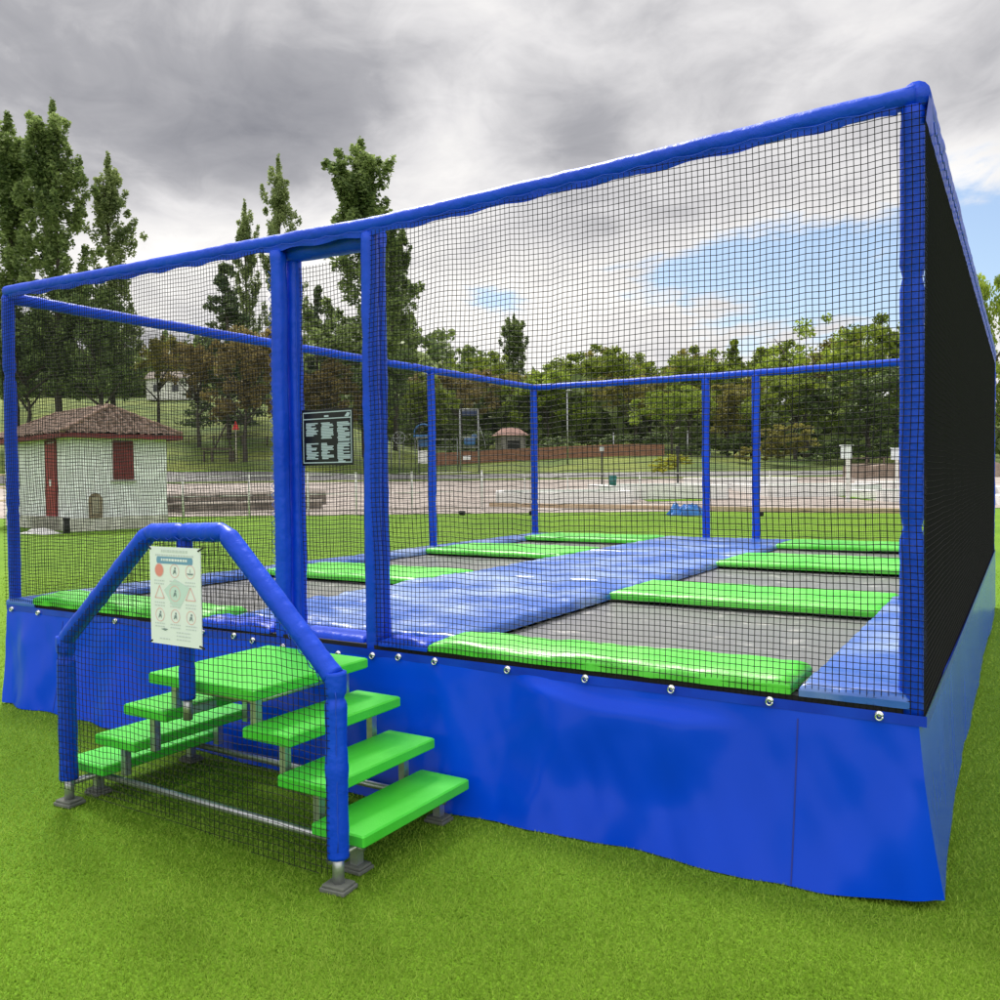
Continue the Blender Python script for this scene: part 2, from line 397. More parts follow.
net('safety_net', (-W-.055, -.05, 0), (0, 1, 0), D+.05, cst(.71), cst(3.02), (-1, 0, 0), ph=3.3, r=.0018)
net('safety_net', (-W, D+.055, 0), (1, 0, 0), W, cst(.71), cst(3.02), (0, 1, 0), ph=4.3, r=.0017)
net('safety_net', (.047, -.055, 0), (0, 1, 0), D+.05, cst(.70), cst(3.03), (1, 0, 0), ph=5.3, mat=NETM2, r=.00145, bulge=.002, sag=.004)

# deck --------------------------------------------------------------
MB().box((-W/2, D/2, .585), (W-.02, D-.02, .17)).build('deck_frame', BLACK, T)
MB().box((-W/2, -.008, .70), (W-.06, .07, .076)).build('deck_edge', BLACK, T)
def cushion(name, x0, x1, y0, y1, ztp, th, mat, seedv, wr=.006, edge=.045, dz=lambda x, y: 0.0, parent=T, step=.04):
    nu = max(6, int((x1-x0)/step)); nv = max(6, int((y1-y0)/step)); m = MB()
    # edge-dense parameterisation
    def par(n, L):
        k = [0, .1*edge/L, .35*edge/L, .7*edge/L, 1.2*edge/L]; body = list(np.linspace(1.2*edge/L, 1-1.2*edge/L, n))[1:-1]
        return k+body+[1-q for q in reversed(k)]
    us = par(nu, x1-x0); vs = par(nv, y1-y0); NU, NV = len(us), len(vs); top = []
    for v in vs:
        for u in us:
            x = x0+(x1-x0)*u; y = y0+(y1-y0)*v
            e = min(min(u, 1-u)*(x1-x0), min(v, 1-v)*(y1-y0))/edge
            e = min(e, 1.0); drop = th*.55*(1-math.sqrt(max(0, 1-(1-e)**2)))
            w = wr*(nz(x*4, y*4, seedv)+.6*nz(x*11, y*11, seedv)+.9*abs(nz(x*2.3, y*5, seedv+4)))*min(1, e*2+.25)
            top.append((x+.4*wr*nz(y*9, seedv, 1), y+.8*wr*nz(x*7, seedv, 2), ztp-drop+w+dz(x, y)))
    m.add(top, [(j*NU+i, j*NU+i+1, (j+1)*NU+i+1, (j+1)*NU+i) for j in range(NV-1) for i in range(NU-1)], True)
    ring = [i for i in range(NU)]+[j*NU+NU-1 for j in range(1, NV)]+[(NV-1)*NU+i for i in range(NU-2, -1, -1)]+[j*NU for j in range(NV-2, 0, -1)]
    rv = [top[i] for i in ring]; n = len(rv); low = [(p[0], p[1], ztp-th) for p in rv]
    mid = [(p[0], p[1], p[2]-.3*(p[2]-ztp+th)) for p in rv]
    m.add(rv+mid+low, [(i+q*n, n*(q+1)+i, n*(q+1)+(i+1) % n, (i+1) % n+q*n) for q in (0, 1) for i in range(n)], True)
    m.add(low, [tuple(range(n))])
    return m.build(name, mat, parent)
XL0, XL1, XR0, XR1 = -5.93, -4.09, -2.29, -.42
def fsag(x, y): return -.016*math.exp(-((x+3)/1.2)**2)*math.exp(-(y/.6)**2)
rows = [(-.055, .36), (2.24, 3.10), (4.86, 5.95), (7.30, D-.03)]
for cx0, cx1, sd in ((XL0, XL1, 1), (XR0, XR1, 2)):
    for k, (a, b) in enumerate(rows):
        cushion('green_pad', cx0-.02, cx1-(.03 if k == 0 else -.02), a, b, .806 if k == 0 else .79, .064 if k == 0 else .06, GREEN, sd*10+k, wr=.012 if k == 0 else .006, edge=.07, dz=lambda x, y: fsag(x, y)+(.007*math.sin(x*8.3) if y < .3 else 0))
    for k in range(3):
        a, b = rows[k][1]-.05, rows[k+1][0]+.05
        m = MB()
        m.grid(14, 14, lambda u, v: (cx0-.02+u*(cx1-cx0+.04), a+v*(b-a), .705-.035*math.sin(math.pi*u)*math.sin(math.pi*v)))
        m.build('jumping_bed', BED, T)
# blue pads: left margin, centre aisle (two lengths), right margin
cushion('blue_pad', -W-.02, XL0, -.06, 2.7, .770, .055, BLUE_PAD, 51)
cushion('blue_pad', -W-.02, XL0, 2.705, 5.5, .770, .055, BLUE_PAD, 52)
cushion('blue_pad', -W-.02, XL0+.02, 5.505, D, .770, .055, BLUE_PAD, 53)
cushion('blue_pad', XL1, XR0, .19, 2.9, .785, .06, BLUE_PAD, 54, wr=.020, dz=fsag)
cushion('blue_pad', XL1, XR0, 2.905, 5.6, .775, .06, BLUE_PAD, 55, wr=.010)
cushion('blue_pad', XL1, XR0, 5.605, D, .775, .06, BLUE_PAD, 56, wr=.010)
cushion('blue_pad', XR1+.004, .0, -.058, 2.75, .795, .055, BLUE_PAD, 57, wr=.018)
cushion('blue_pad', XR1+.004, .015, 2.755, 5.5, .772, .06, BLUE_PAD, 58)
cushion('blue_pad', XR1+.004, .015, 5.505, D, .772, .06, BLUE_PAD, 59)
cushion('corner_pad', -2.64, -2.31, -.06, .188, .795, .055, BLUE, 60, wr=.026, dz=fsag)
cushion('corner_pad', -4.09, -3.47, -.06, .188, .79, .055, BLUE, 61, wr=.026, dz=fsag)
cushion('door_threshold', -3.33, -2.77, -.03, .186, .772, .10, BLUE, 62, wr=.006)

pd = MB(); pd.grid(16, 10, lambda u, v: (-1.28+.42*(u-.5)*(1+.3*nz(v*3, 4)), 3.72+.34*(v-.5)*(1+.35*nz(u*4, 9))*math.sin(math.pi*min(1, max(0, .08+u*.84)))+.05*nz(u*3, 1), .686))
tag(pd.build('puddle', pbr('puddle_water', (.05, .04, .03), rough=.06, spec=.6)), 'small dark puddle on the grey mat of the second right trampoline bed', 'puddle')
# skirt --------------------------------------------------------------
FY = ([-6.5, -5.4, -4.3, -3.5, -2.31, -2.03, -1.78, -1.6, -1.36, -.95, -.6, -.39, -.2, 0], [-.12, -.16, -.18, -.22, -.285, -.265, -.205, -.22, -.19, -.19, -.19, -.178, -.155, -.115])
def skirt_front(u, v):
    x = -W+.0+u*(W+.03); t = v
    out = -np.interp(x, *FY)
    hang = .5-.5*math.cos(2*math.pi*(x+.10)/.4237)        # 0 at hooks, 1 between
    f = t**1.25
    fold = .034*nz(x*2.1, t*.8, 3)+.030*nz(x*3.3+1.2*t, t*.45, 17)*t**.7+.010*abs(nz(x*5.5-1.5*t, t*.7, 31))+.009*nz(x*4+t*2.2, t*1.3, 9)+.0025*nz(x*13-t*5, t*2, 13)+.020*math.exp(-((x+2.25-.22*t)/.09)**2)*(1-t)+.022*math.exp(-((x+.22+.10*t)/.06)**2)*t*(1.2-t)
    lf = sstep(-4.2, -5.6, x)
    fold += float(lf)*(.05*nz(x*3.4, .3*t, 5)*t)
    sp = .055+.095*float(sstep(-1.76, -1.25, x)); wn = float(sstep(-1.80, -1.55, x)*(1-sstep(-.95, -.60, x)))
    swag = wn*.050*float(sstep(sp-.035, sp+.04, t)*(1-sstep(sp+.06, .75, t)))
    fold += .010*math.sin(2*math.pi*(x+.108)/.4237*(1.0)+nz(x*2)*2)*math.exp(-t*3.2)*min(1, t*6)
    zt = .715; zb = .006+.012*max(0, nz(x*2, 4))+.035*float(sstep(-.3, .03, x))
    y = -.062-.004*hang*min(1, t*8)-out*f*.80-(fold*min(1, t*3)) - swag
    # corner billow on the right end
    xx = x
    if x > -.25: xx = x+(.095)*f*float(sstep(-.25, .03, x))
    cr = float(sstep(-.10, .03, x)); y += .055*f*cr*cr
    if x < -6.0: xx = x+.12*f*float(sstep(-6.0, -6.3, x))
    return (xx, y, zt+(zb-zt)*t)
sk = MB().grid(230, 34, skirt_front).build('skirt', BLUE_SKIRT, T)
e_b = [skirt_front(1, j/34) for j in range(35)]; e_a = [skirt_front(0, j/34) for j in range(35)]
def skirt_side(sx, edge):
    def f(u, v):
        j = v*34; j0 = min(33, int(j)); q = j-j0; p = [edge[j0][k]*(1-q)+edge[j0+1][k]*q for k in range(3)]
        y = p[1]+u*(D+.03-p[1]); k = math.exp(-u*9)
        xb = sx*(.058+.012*v)+(0 if sx > 0 else -W)
        fold = sx*(.014*nz(y*1.7, v*.6, 21)+.006*nz(y*5, v, 22))*min(1, v*2)*(1-k)
        return (p[0]*k+xb*(1-k)+fold, y, p[2])
    return f
MB().grid(150, 34, skirt_side(1, e_b)).build('skirt', BLUE_SKIRT, T)
MB().grid(150, 34, skirt_side(-1, e_a)).build('skirt', BLUE_SKIRT, T)
MB().grid(120, 4, lambda u, v: (-W-.05+u*(W+.1), D+.05+.08*v, .715-.71*v)).build('skirt', BLUE_SKIRT, T)
hm = MB()                                    # welded hem band along the top edge
hm.grid(200, 2, lambda u, v: (-W+u*(W+.06), -.069-.002*nz(u*40), .722-.042*v))
hm.grid(100, 2, lambda u, v: (.062, -.069+u*(D+.1), .722-.042*v))
hm.build('skirt_hem', BLUE_HEM, sk)
sm_ = MB()                                   # welded vertical seams
for xs_ in (-.42, -5.55):
    sm_.grid(1, 30, lambda u, v: (lambda p: (p[0], p[1]-.0025, p[2]))(skirt_front((xs_+u*.006+W)/(W+.03), .09+.9*v)))
sm_.build('seam', pbr('seam_blue', (.002, .02, .30), rough=.5), sk)
# eye bolts with rings
def hook(x, z):
    h = MB()
    h.tube([(x, -.060, z), (x, -.078, z)], [.016, .016], 12)
    pts = [(x+.013*math.cos(a), -.083, z-.006+.013*math.sin(a)) for a in np.linspace(.3, 2*math.pi+.2, 14)]
    h.tube(pts, .0042, 6); h.build('eye_bolt', CHROME, T)
for x, z in ((-6.2, .695), (-5.85, .693), (-5.39, .697), (-4.93, .703), (-4.5, .703), (-4.046, .703), (-3.76, .705), (-3.597, .69), (-3.346, .675), (-2.916, .675), (-2.668, .69), (-2.487, .70), (-2.249, .702), (-1.807, .706), (-1.382, .71), (-.96, .711), (-.531, .712), (-.108, .708)):
    hook(x, z)

# ================================================================== ENTRANCE STAIR
S = empty('entrance_stair', (-2.9, -.65, 0), 0, 'double sided stair with green treads and blue padded handrail before the trampoline door', 'stairs')
def SP(o): o.location = (2.9, .65, 0); o.parent = S; return o
def sb(mb, name, mat, par=None):
    o = mb.build(name, mat)
    if par is None: SP(o)
    else: o.parent = par
    return o
def plank(x0, x1, y0, y1, zt, th=.052):
    return MB().box(((x0+x1)/2, (y0+y1)/2, zt-th/2), (x1-x0, y1-y0, th), bev=.007)
treads = [(-3.26, -2.53, .725), (-2.61, -2.32, .55), (-2.40, -2.11, .37), (-2.20, -1.91, .20), (-3.46, -3.14, .545), (-3.70, -3.38, .36), (-3.96, -3.64, .195)]
for k, (a, b, z) in enumerate(treads):
    sb(plank(a, b, -1.05, -.27, z), 'landing' if k == 0 else 'step', GREEN_STEP)
def sqtube(m, a, b, w=.04):
    m.tube([a, b], w*.62, 4, smooth=False); return m
def leg(x, y, ztop_, foot):
    m = MB(); m.box((x, y, (ztop_+.03)/2), (.04, .04, ztop_-.03)); o = sb(m, 'leg', STEEL)
    if foot:
        f = MB(); f.box((x, y, .024), (.095, .08, .012), bev=.003); f.box((x, y, .010), (.11, .095, .016), bev=.003); sb(f, 'foot_plate', CONC, o)
YF, YB = -.955, -.36
for y in (YF, YB):
    for x, z, z0 in ((-2.03, .15, 0), (-2.24, .32, .20), (-2.44, .50, .37), (-2.62, .675, .55), (-3.82, .145, 0), (-3.58, .31, .195), (-3.34, .495, .36), (-3.17, .675, .545)):
        if z0 == 0: leg(x, y, z, True)
        else:
            m = MB(); m.box((x, y, (z+z0-.055)/2), (.036, .036, z-z0+.055)); sb(m, 'leg', STEEL)
m = MB()
for y in (YF, YB): m.tube([(-3.86, y, .105), (-1.99, y, .105)], .017, 10)
for x in (-3.82, -2.03): m.tube([(x, YF-.17, .105), (x, YB, .105)], .017, 10)
for y in (YF, YB):
    m.tube([(-3.17, y, .645), (-2.62, y, .645)], .014, 8)
for x, z in ((-2.62, .645), (-3.17, .645)): m.tube([(x, YF, z), (x, YB, z)], .015, 8)
sb(m, 'base_frame', STEEL)
# padded handrail
YR = -1.13
def pipe(name, pts, r, seedv, n=16):
    # rounded-corner padded tube along a polyline
    P = [Vector(p) for p in pts]; out = []
    for i in range(len(P)-1):
        a, b = P[i], P[i+1]; L_ = (b-a).length; k = max(4, int(L_/.012))
        for q in range(k): out.append(a.lerp(b, q/k))
    out.append(P[-1])
    ss = [0]; 
    for a, b in zip(out[:-1], out[1:]): ss.append(ss[-1]+(b-a).length)
    cum = [0]
    for a, b in zip(P[:-1], P[1:]): cum.append(cum[-1]+(b-a).length)
    pin = [q for c in cum[1:-1] for q in (c,)]+[cum[-1]*.5]
    return MB().tube(out, pad_r(r, ss, seedv, pin if len(P) > 2 else (cum[-1]*.86,)), n)
pl, pr = -3.80, -1.975
hr = sb(pipe('handrail', [(pl+.01, YR, .86), (-3.115, YR, 1.415), (-2.60, YR, 1.428), (pr-.01, YR, .865)], .043, 71), 'handrail', BLUE)
def cordline(a, b, n, par):
    a = Vector(a); b = Vector(b); pz = [a.lerp(b, i/n)+Vector((0, .004 if i % 2 else 0, .008 if i % 2 else -.008)) for i in range(n+1)]
    sb(MB().tube(pz, .002, 4), 'lacing', BLUE_CORD, par)
cordline((-3.09, YR-.038, 1.392), (-2.63, YR-.038, 1.402), 12, hr)
cordline((pl+.05, YR-.040, .875), (-3.12, YR-.040, 1.388), 20, hr)
cordline((-2.57, YR-.040, 1.395), (pr-.045, YR-.040, .855), 20, hr)
for x, zt in ((pl, .87), (pr, .885)):
    hp = sb(pipe('handrail_post', [(x, YR, .135), (x, YR, zt)], .045, 80+x), 'handrail_post', BLUE)
    g = MB(); g.tube([(x, YR, .02), (x, YR, .16)], .024, 12); sb(g, 'tube_end', STEEL, hp)
    f = MB(); f.box((x, YR, .026), (.105, .085, .012), .1, bev=.003); f.box((x, YR, .011), (.12, .10, .018), .1, bev=.003); sb(f, 'foot_plate', CONC, hp)
    cordline((x+.030, YR-.035, .18), (x+.030, YR-.035, .82), 16, hp)
cp = sb(pipe('centre_post', [(-2.895, YR+.02, .655), (-2.895, YR+.02, 1.40)], .036, 91), 'centre_post', BLUE)
g = MB(); g.tube([(-2.895, YR+.02, .56), (-2.895, YR+.02, .67)], .022, 12); g.box((-2.895, YR+.09, .60), (.03, .16, .03)); sb(g, 'tube_end', STEEL, cp)
def hz_top(u):
    x = pl+np.asarray(u, float); return np.interp(x, [pl, -3.115, -2.60, pr], [.83, 1.385, 1.395, .835])
nn = net('handrail_net', (pl, YR-.048, 0), (1, 0, 0), pr-pl, lambda u: .10+.03*np.sin(np.asarray(u)*3), hz_top, (0, -1, 0), r=.0016, ph=7.7, cell=.03, bulge=.010); SP(nn)

# white rules sign tied to the handrail net
def sign_obj(name, x0, x1, z0, z1, y, mat, label, tilt=0.0):
    o = empty(name, ((x0+x1)/2, y, z0), 0, label, 'sign'); w, h = x1-x0, z1-z0
    b = MB(); b.box((0, 0, h/2), (w, .005, h)); b.build('board', mat, o)
    return o, w, h
WS, w_, h_ = sign_obj('rules_sign', -3.03, -2.688, .918, 1.358, -1.192, SIGNW, 'white safety rules sign with pictogram circles cable tied to the blue handrail frame')
RED = pbr('sign_red', (.78, .26, .25), rough=.5); SBL = pbr('sign_blue', (.16, .33, .55), rough=.5); TXT = pbr('sign_grey_print', (.60, .65, .70), rough=.6)
PALE = pbr('sign_pale_teal', (.58, .72, .74), rough=.6); DK = pbr('sign_dark', (.20, .26, .30), rough=.6); PINKR = pbr('sign_pink_ring', (.80, .50, .52), rough=.6)
def flat(m, pts, y=-.0032, mi=0): m.add([(a, y, b) for a, b in pts], [tuple(range(len(pts)))], False, mi)
def rect(m, x0, x1, z0, z1, y=-.0032): flat(m, [(x0, z0), (x1, z0), (x1, z1), (x0, z1)], y)
def disc(m, cx, cz, r, y=-.0036, n=24, sx=1.0): flat(m, [(cx+sx*r*math.cos(a), cz+r*math.sin(a)) for a in np.linspace(0, 2*math.pi, n, endpoint=False)], y)
def ring(m, cx, cz, r, t, y=-.0038, n=28):
    vs = [(cx+q*math.cos(a), y, cz+q*math.sin(a)) for a in np.linspace(0, 2*math.pi, n, endpoint=False) for q in (r, r-t)]
    m.add(vs, [(2*i, 2*((i+1) % n), 2*((i+1) % n)+1, 2*i+1) for i in range(n)])
m = MB(); flat(m, [(-.02, h_*.40), (-.075, h_*.56), (.0, h_*.68), (.10, h_*.60), (.03, h_*.38)]); m.build('backdrop_print', PALE, WS)
m = MB(); fx = .115
flat(m, [(-fx+.008*math.cos(a)-.0, h_*.865+.016*math.sin(a)) for a in np.linspace(math.pi/2, 1.5*math.pi, 8)]+[(fx+.008*math.cos(a), h_*.865+.016*math.sin(a)) for a in np.linspace(-math.pi/2, math.pi/2, 8)]); m.build('title_bar', SBL, WS)
m = MB()
def textline(m, x0, x1, z, hgt, y=-.0035):
    x = x0
    while x < x1:
        wd = random.uniform(.006, .018); rect(m, x, min(x+wd, x1), z, z+hgt, y); x += wd+.004
textline(m, -.09, .09, h_*.945, .012); textline(m, -.13, .13, h_*.905, .009)
for cz in (.665, .44, .225):
    for cx in (-.105, 0, .105):
        for q in range(2): textline(m, cx-.035, cx+.035, h_*(cz-.02)-.014*q, .006)
for q in range(3): textline(m, .005, .10, h_*.13-.016*q, .006)
textline(m, -.11, -.04, h_*.05, .006)
m.build('printed_text', TXT, WS)
m = MB(); textline(m, -.09, .09, h_*.857, .011, -.0042); m.build('title_text', SIGNW, WS)
m = MB()
for cz in (.76, .53, .30):
    for cx in (-.105, 0, .105):
        if cz == .53 and cx != 0:
            for a, b in (((-.032, -.025), (.032, -.025)), ((.032, -.025), (0, .032)), ((0, .032), (-.032, -.025))):
                dx, dz_ = b[0]-a[0], b[1]-a[1]; l_ = math.hypot(dx, dz_); nx, nz2 = -dz_/l_*.0025, dx/l_*.0025
                flat(m, [(cx+a[0]-nx, h_*cz+a[1]-nz2), (cx+b[0]-nx, h_*cz+b[1]-nz2), (cx+b[0]+nx, h_*cz+b[1]+nz2), (cx+a[0]+nx, h_*cz+a[1]+nz2)], -.0038)
        else: ring(m, cx, h_*cz, .036 if cx == 0 and cz == .53 else .031, .0035)
m.build('pictogram_ring', PINKR, WS)
m = MB(); disc(m, -.105, h_*.76, .027); m.build('red_disc', RED, WS)
m = MB()
for cx, cz in ((0, .76), (0, .53), (-.105, .30), (.105, .30), (0, .30)):
    disc(m, cx+.004, h_*cz+.012, .0055, -.0041, 10); flat(m, [(cx-.004, h_*cz+.006), (cx+.008, h_*cz+.004), (cx+.012, h_*cz-.018), (cx+.004, h_*cz-.006), (cx-.012, h_*cz-.016)], -.0041)
flat(m, [(.082, h_*.745), (.128, h_*.745), (.120, h_*.73), (.09, h_*.73)], -.0041); rect(m, .1035, .1065, h_*.75, h_*.785, -.0041)
flat(m, [(-.10, h_*.155), (-.075, h_*.165), (-.05, h_*.16), (-.07, h_*.14)], -.0041)
m.build('pictogram', DK, WS)
m = MB()
for sx in (-1, 1):
    for zz in (.012, h_-.012): m.tube([(sx*w_*.47, -.006, zz), (sx*(w_*.5+.012), .004, zz+(.014 if zz > .1 else -.010))], .004, 6)
m.build('cable_tie', BLACK, WS)
# black rules board on the door net
BB = pbr('black_sign_board', (.008, .009, .011), rough=.3, spec=.3); BTX = pbr('pale_blue_print', (.42, .50, .58), rough=.5)
BS, w2, h2 = sign_obj('rules_board', -3.325, -2.925, 1.735, 2.065, .092, BB, 'black rules board with six pale text blocks hung on the net of the trampoline door')
m = MB()
fr = .006
for (a, b, c, d) in ((-w2/2+.01, w2/2-.01, h2-.02, h2-.014), (-w2/2+.01, w2/2-.01, .014, .020), (-w2/2+.01, -w2/2+.016, .02, h2-.02), (w2/2-.016, w2/2-.01, .02, h2-.02), (-w2/2+.016, w2/2-.016, h2-.058, h2-.052)): rect(m, a, b, c, d)
rect(m, -.02, .015, h2-.046, h2-.036)
flat(m, [(w2*.34, h2-.048), (w2*.42, h2-.05), (w2*.45, h2-.03), (w2*.40, h2-.024)])
for ci, cx in enumerate((-.165, -.045, .08)):
    for ri, (z0, n) in enumerate(((h2-.078, 11), (h2-.198, 11))):
        for q in range(n+(2 if ci == 2 else 0) - (2 if ci == 0 and ri == 0 else 0)):
            rect(m, cx+random.choice((0, 0, 0, .006)), cx+.098-random.random()**2*.06, z0-q*.0088-.0066, z0-q*.0088)
m.build('printed_text', BTX, BS)

# ================================================================== TREES
BARK = pbr('bark', (.045, .038, .030), (.09, .078, .062), scale=6, rough=.95, bump=.4, bscale=12, stretch=(1, 1, .3))
L_POP = leafmat('poplar_leaf', (0.0701, 0.1159, 0.0375), (0.322, 0.4144, 0.1408))
L_POP2 = leafmat('pale_poplar_leaf', (0.1056, 0.1524, 0.0576), (0.381, 0.4571, 0.1861))
L_GRN = leafmat('green_leaf', (0.0815, 0.1304, 0.0217), (0.349, 0.4355, 0.0528))
L_LIT = leafmat('spring_leaf', (0.1324, 0.2046, 0.0241), (0.4441, 0.561, 0.0702), .4)
L_OLV = leafmat('olive_leaf', (0.1236, 0.1235, 0.0294), (0.3941, 0.357, 0.0857))
L_BRN = leafmat('budding_brown_leaf', (0.1207, 0.0906, 0.0362), (0.3812, 0.3079, 0.1114))
L_DRK = leafmat('dark_leaf', (0.0503, 0.0905, 0.0302), (0.2194, 0.3024, 0.0877), .2)
L_CON = leafmat('conifer_needle', (0.039, 0.0733, 0.0344), (0.1736, 0.2228, 0.0935), .2)
L_YEL = leafmat('yellow_leaf', (0.28, 0.2975, 0.021), (0.612, 0.612, 0.051))

def crown_mesh(name, clusters, per, leaf, seedv):
    r_ = np.random.default_rng(seedv); C = []; S_ = []
    for (cx, cy, cz, rx, rz, k) in clusters:
        n = max(3, int(per*k)); d = r_.normal(0, 1, (n, 3)); d /= np.linalg.norm(d, axis=1)[:, None]
        d *= (r_.random(n)**.45)[:, None]; d[:, :2] *= rx; d[:, 2] *= rz
        C.append(d+np.array([cx, cy, cz]))
    P = np.concatenate(C); n = len(P)
    a = r_.normal(0, 1, (n, 3)); a /= np.linalg.norm(a, axis=1)[:, None]
    b = np.cross(a, r_.normal(0, 1, (n, 3))); b /= np.linalg.norm(b, axis=1)[:, None]
    s = leaf*(.55+.9*r_.random(n))[:, None]; a = a*s; b = b*s*.62
    V = np.stack([P-a, P-b*1.0+a*.1, P+a, P+b+a*.1], 1)
    o = np_mesh(name, V.reshape(-1, 3), np.arange(4*n).reshape(-1, 4), None); me = o.data
    bpy.data.objects.remove(o); return me
def trunk_mesh(name, h, r, limbs, seedv):
    rr = random.Random(seedv); m = MB()
    m.tube([(rr.uniform(-.01, .01)*i*.4, rr.uniform(-.01, .01)*i*.4, h*i/7-.02) for i in range(8)], [r*(1.25-.14*i) for i in range(8)], 8)
    for (zf, an, ln, up, q) in limbs:
        p = Vector((0, 0, h*zf)); d = Vector((math.cos(an), math.sin(an), up)).normalized()
        m.tube([p, p+d*ln*.5+Vector((0, 0, .02*ln)), p+d*ln+Vector((0, 0, .10*ln))], [r*.5*q, r*.32*q, r*.12*q], 5)
    me = bpy.data.meshes.new(name); me.from_pydata(m.v, [], m.f); me.polygons.foreach_set('use_smooth', m.sm); me.materials.append(BARK); return me
def mk_poplar(seedv, dens, low=.16):
    """upright plumes: each branch leaves the trunk and climbs steeply, carrying tufts that thin towards its tip"""
    r_ = random.Random(seedv); cl = []; lb = []
    for i in range(int(64*dens)):
        z0 = low*.75+(.90-low)*r_.random()**.9; t = (z0-low)/(1-low); a = r_.random()*6.283
        env = .125*(1-.80*max(0, t)**1.2)*r_.uniform(.45, 1.1); ln = r_.uniform(.10, .19)*(1-.4*max(0, t))
        for k in range(6):
            f = (k+.6)/6; q = env*(1-(1-f)**1.6)
            if r_.random() < .16: continue
            cl.append((q*math.cos(a)+r_.gauss(0, .006), q*math.sin(a)+r_.gauss(0, .006), min(.985, z0+ln*f*1.15), .017*(1.25-.75*f), .026*(1.15-.5*f), r_.uniform(.5, 1.1)))
        if i % 4 == 0: lb.append((z0*1.05, a, env*1.2, ln/env*.8, .6))
    for i in range(20): cl.append((r_.gauss(0, .012*(1-i/22)), r_.gauss(0, .012*(1-i/22)), .78+.0112*i, .020*(1.1-.042*i), .028, .8))
    return crown_mesh('poplar_crown', cl, 96, .0046, seedv), trunk_mesh('poplar_trunk', .93, .012, lb, seedv)
def mk_round(seedv, low=.22, wid=.40, leaf=.0125, n=120, per=110, flat_=1.0, holes=.0):
    r_ = random.Random(seedv); cl = []; lb = []
    lobes = [(r_.uniform(-.55, .55)*wid, r_.uniform(-.55, .55)*wid, low+(1-low)*r_.uniform(.3, .78), r_.uniform(.45, .75)) for _ in range(7)]
    for i in range(n):
        L_ = lobes[i % 7]; a = r_.random()*6.283; b = math.acos(r_.uniform(-.8, 1)); q = L_[3]*wid*(.55+.45*r_.random()**.5)
        x = L_[0]+q*math.sin(b)*math.cos(a); y = L_[1]+q*math.sin(b)*math.sin(a); z = L_[2]+q*math.cos(b)*.8*flat_
        if z < low*.8: z = low*.8+r_.random()*.1
        if z > 1: z = 1-r_.random()*.06
        if r_.random() < holes: continue
        s = r_.uniform(.035, .085); cl.append((x, y, z, s, s*.75, r_.uniform(.6, 1.4)))
    for i in range(10): lb.append((r_.uniform(.45, .98), r_.random()*6.28, r_.uniform(.2, .42), r_.uniform(.5, 1.3), 1))
    return crown_mesh('round_crown', cl, per, leaf, seedv), trunk_mesh('round_trunk', low+.3, .022, lb, seedv)
def mk_conifer(seedv):
    r_ = random.Random(seedv); cl = []
    for i in range(130):
        t = r_.random()**1.3; z = .14+.84*t; q = .24*(1-t)**.8+.01; a = r_.random()*6.283; s = q*r_.uniform(.35, 1)
        cl.append((s*math.cos(a), s*math.sin(a), z-.05*s/.24, .05*(1-t)+.02, .022, r_.uniform(.6, 1.2)))
    return crown_mesh('conifer_crown', cl, 90, .0095, seedv), trunk_mesh('conifer_trunk', .95, .016, [], seedv)
TPL = {'pop1': mk_poplar(3, 1.25), 'pop2': mk_poplar(8, .72, .12), 'pop3': mk_poplar(15, 1.05, .2), 'rnd1': mk_round(21), 'rnd2': mk_round(29, .18, .46, .013, 130), 'rnd3': mk_round(37, .28, .42, .0115, 100, 100, .9, .12),
       'airy': mk_round(45, .25, .44, .0105, 115, 66, 1, .3), 'con': mk_conifer(51), 'bush': mk_round(57, .03, .50, .018, 100, 90, .8)}
def tree(kind, name, px, top, d, wpx, leafm_, label, group, base=None, cat='tree', rz=None, sink=.3):
    """px column, image row of the top, depth, crown width in px"""
    x, y = WX(px, d); z0 = hz(px, d)-sink; hgt = ZY(px, top, d)-z0; wm = wpx/FPX*d
    k = {'pop1': .21, 'pop2': .21, 'pop3': .21, 'con': .50, 'bush': 1.05}.get(kind, .95)
    o = empty(name, (x, y, z0), random.random()*6.28 if rz is None else rz, label, cat, group)
    cm, tm = TPL[kind]
    for nm, me, mt in (('trunk', tm, BARK), ('crown', cm, leafm_)):
        if nm == 'trunk' and kind == 'bush': continue
        c = bpy.data.objects.new(nm, me); COL.objects.link(c); c.parent = o
        c.scale = (wm/k, wm/k, hgt) if nm == 'crown' else (hgt*.75, hgt*.75, hgt)
        if nm == 'crown':
            if not me.materials: me.materials.append(mt)
            c.material_slots[0].link = 'OBJECT'; c.material_slots[0].material = mt
    return o
GP, GL, GW = 'tall poplars on the hillside', 'trees on the grass slope', 'trees of the wood behind the yard'
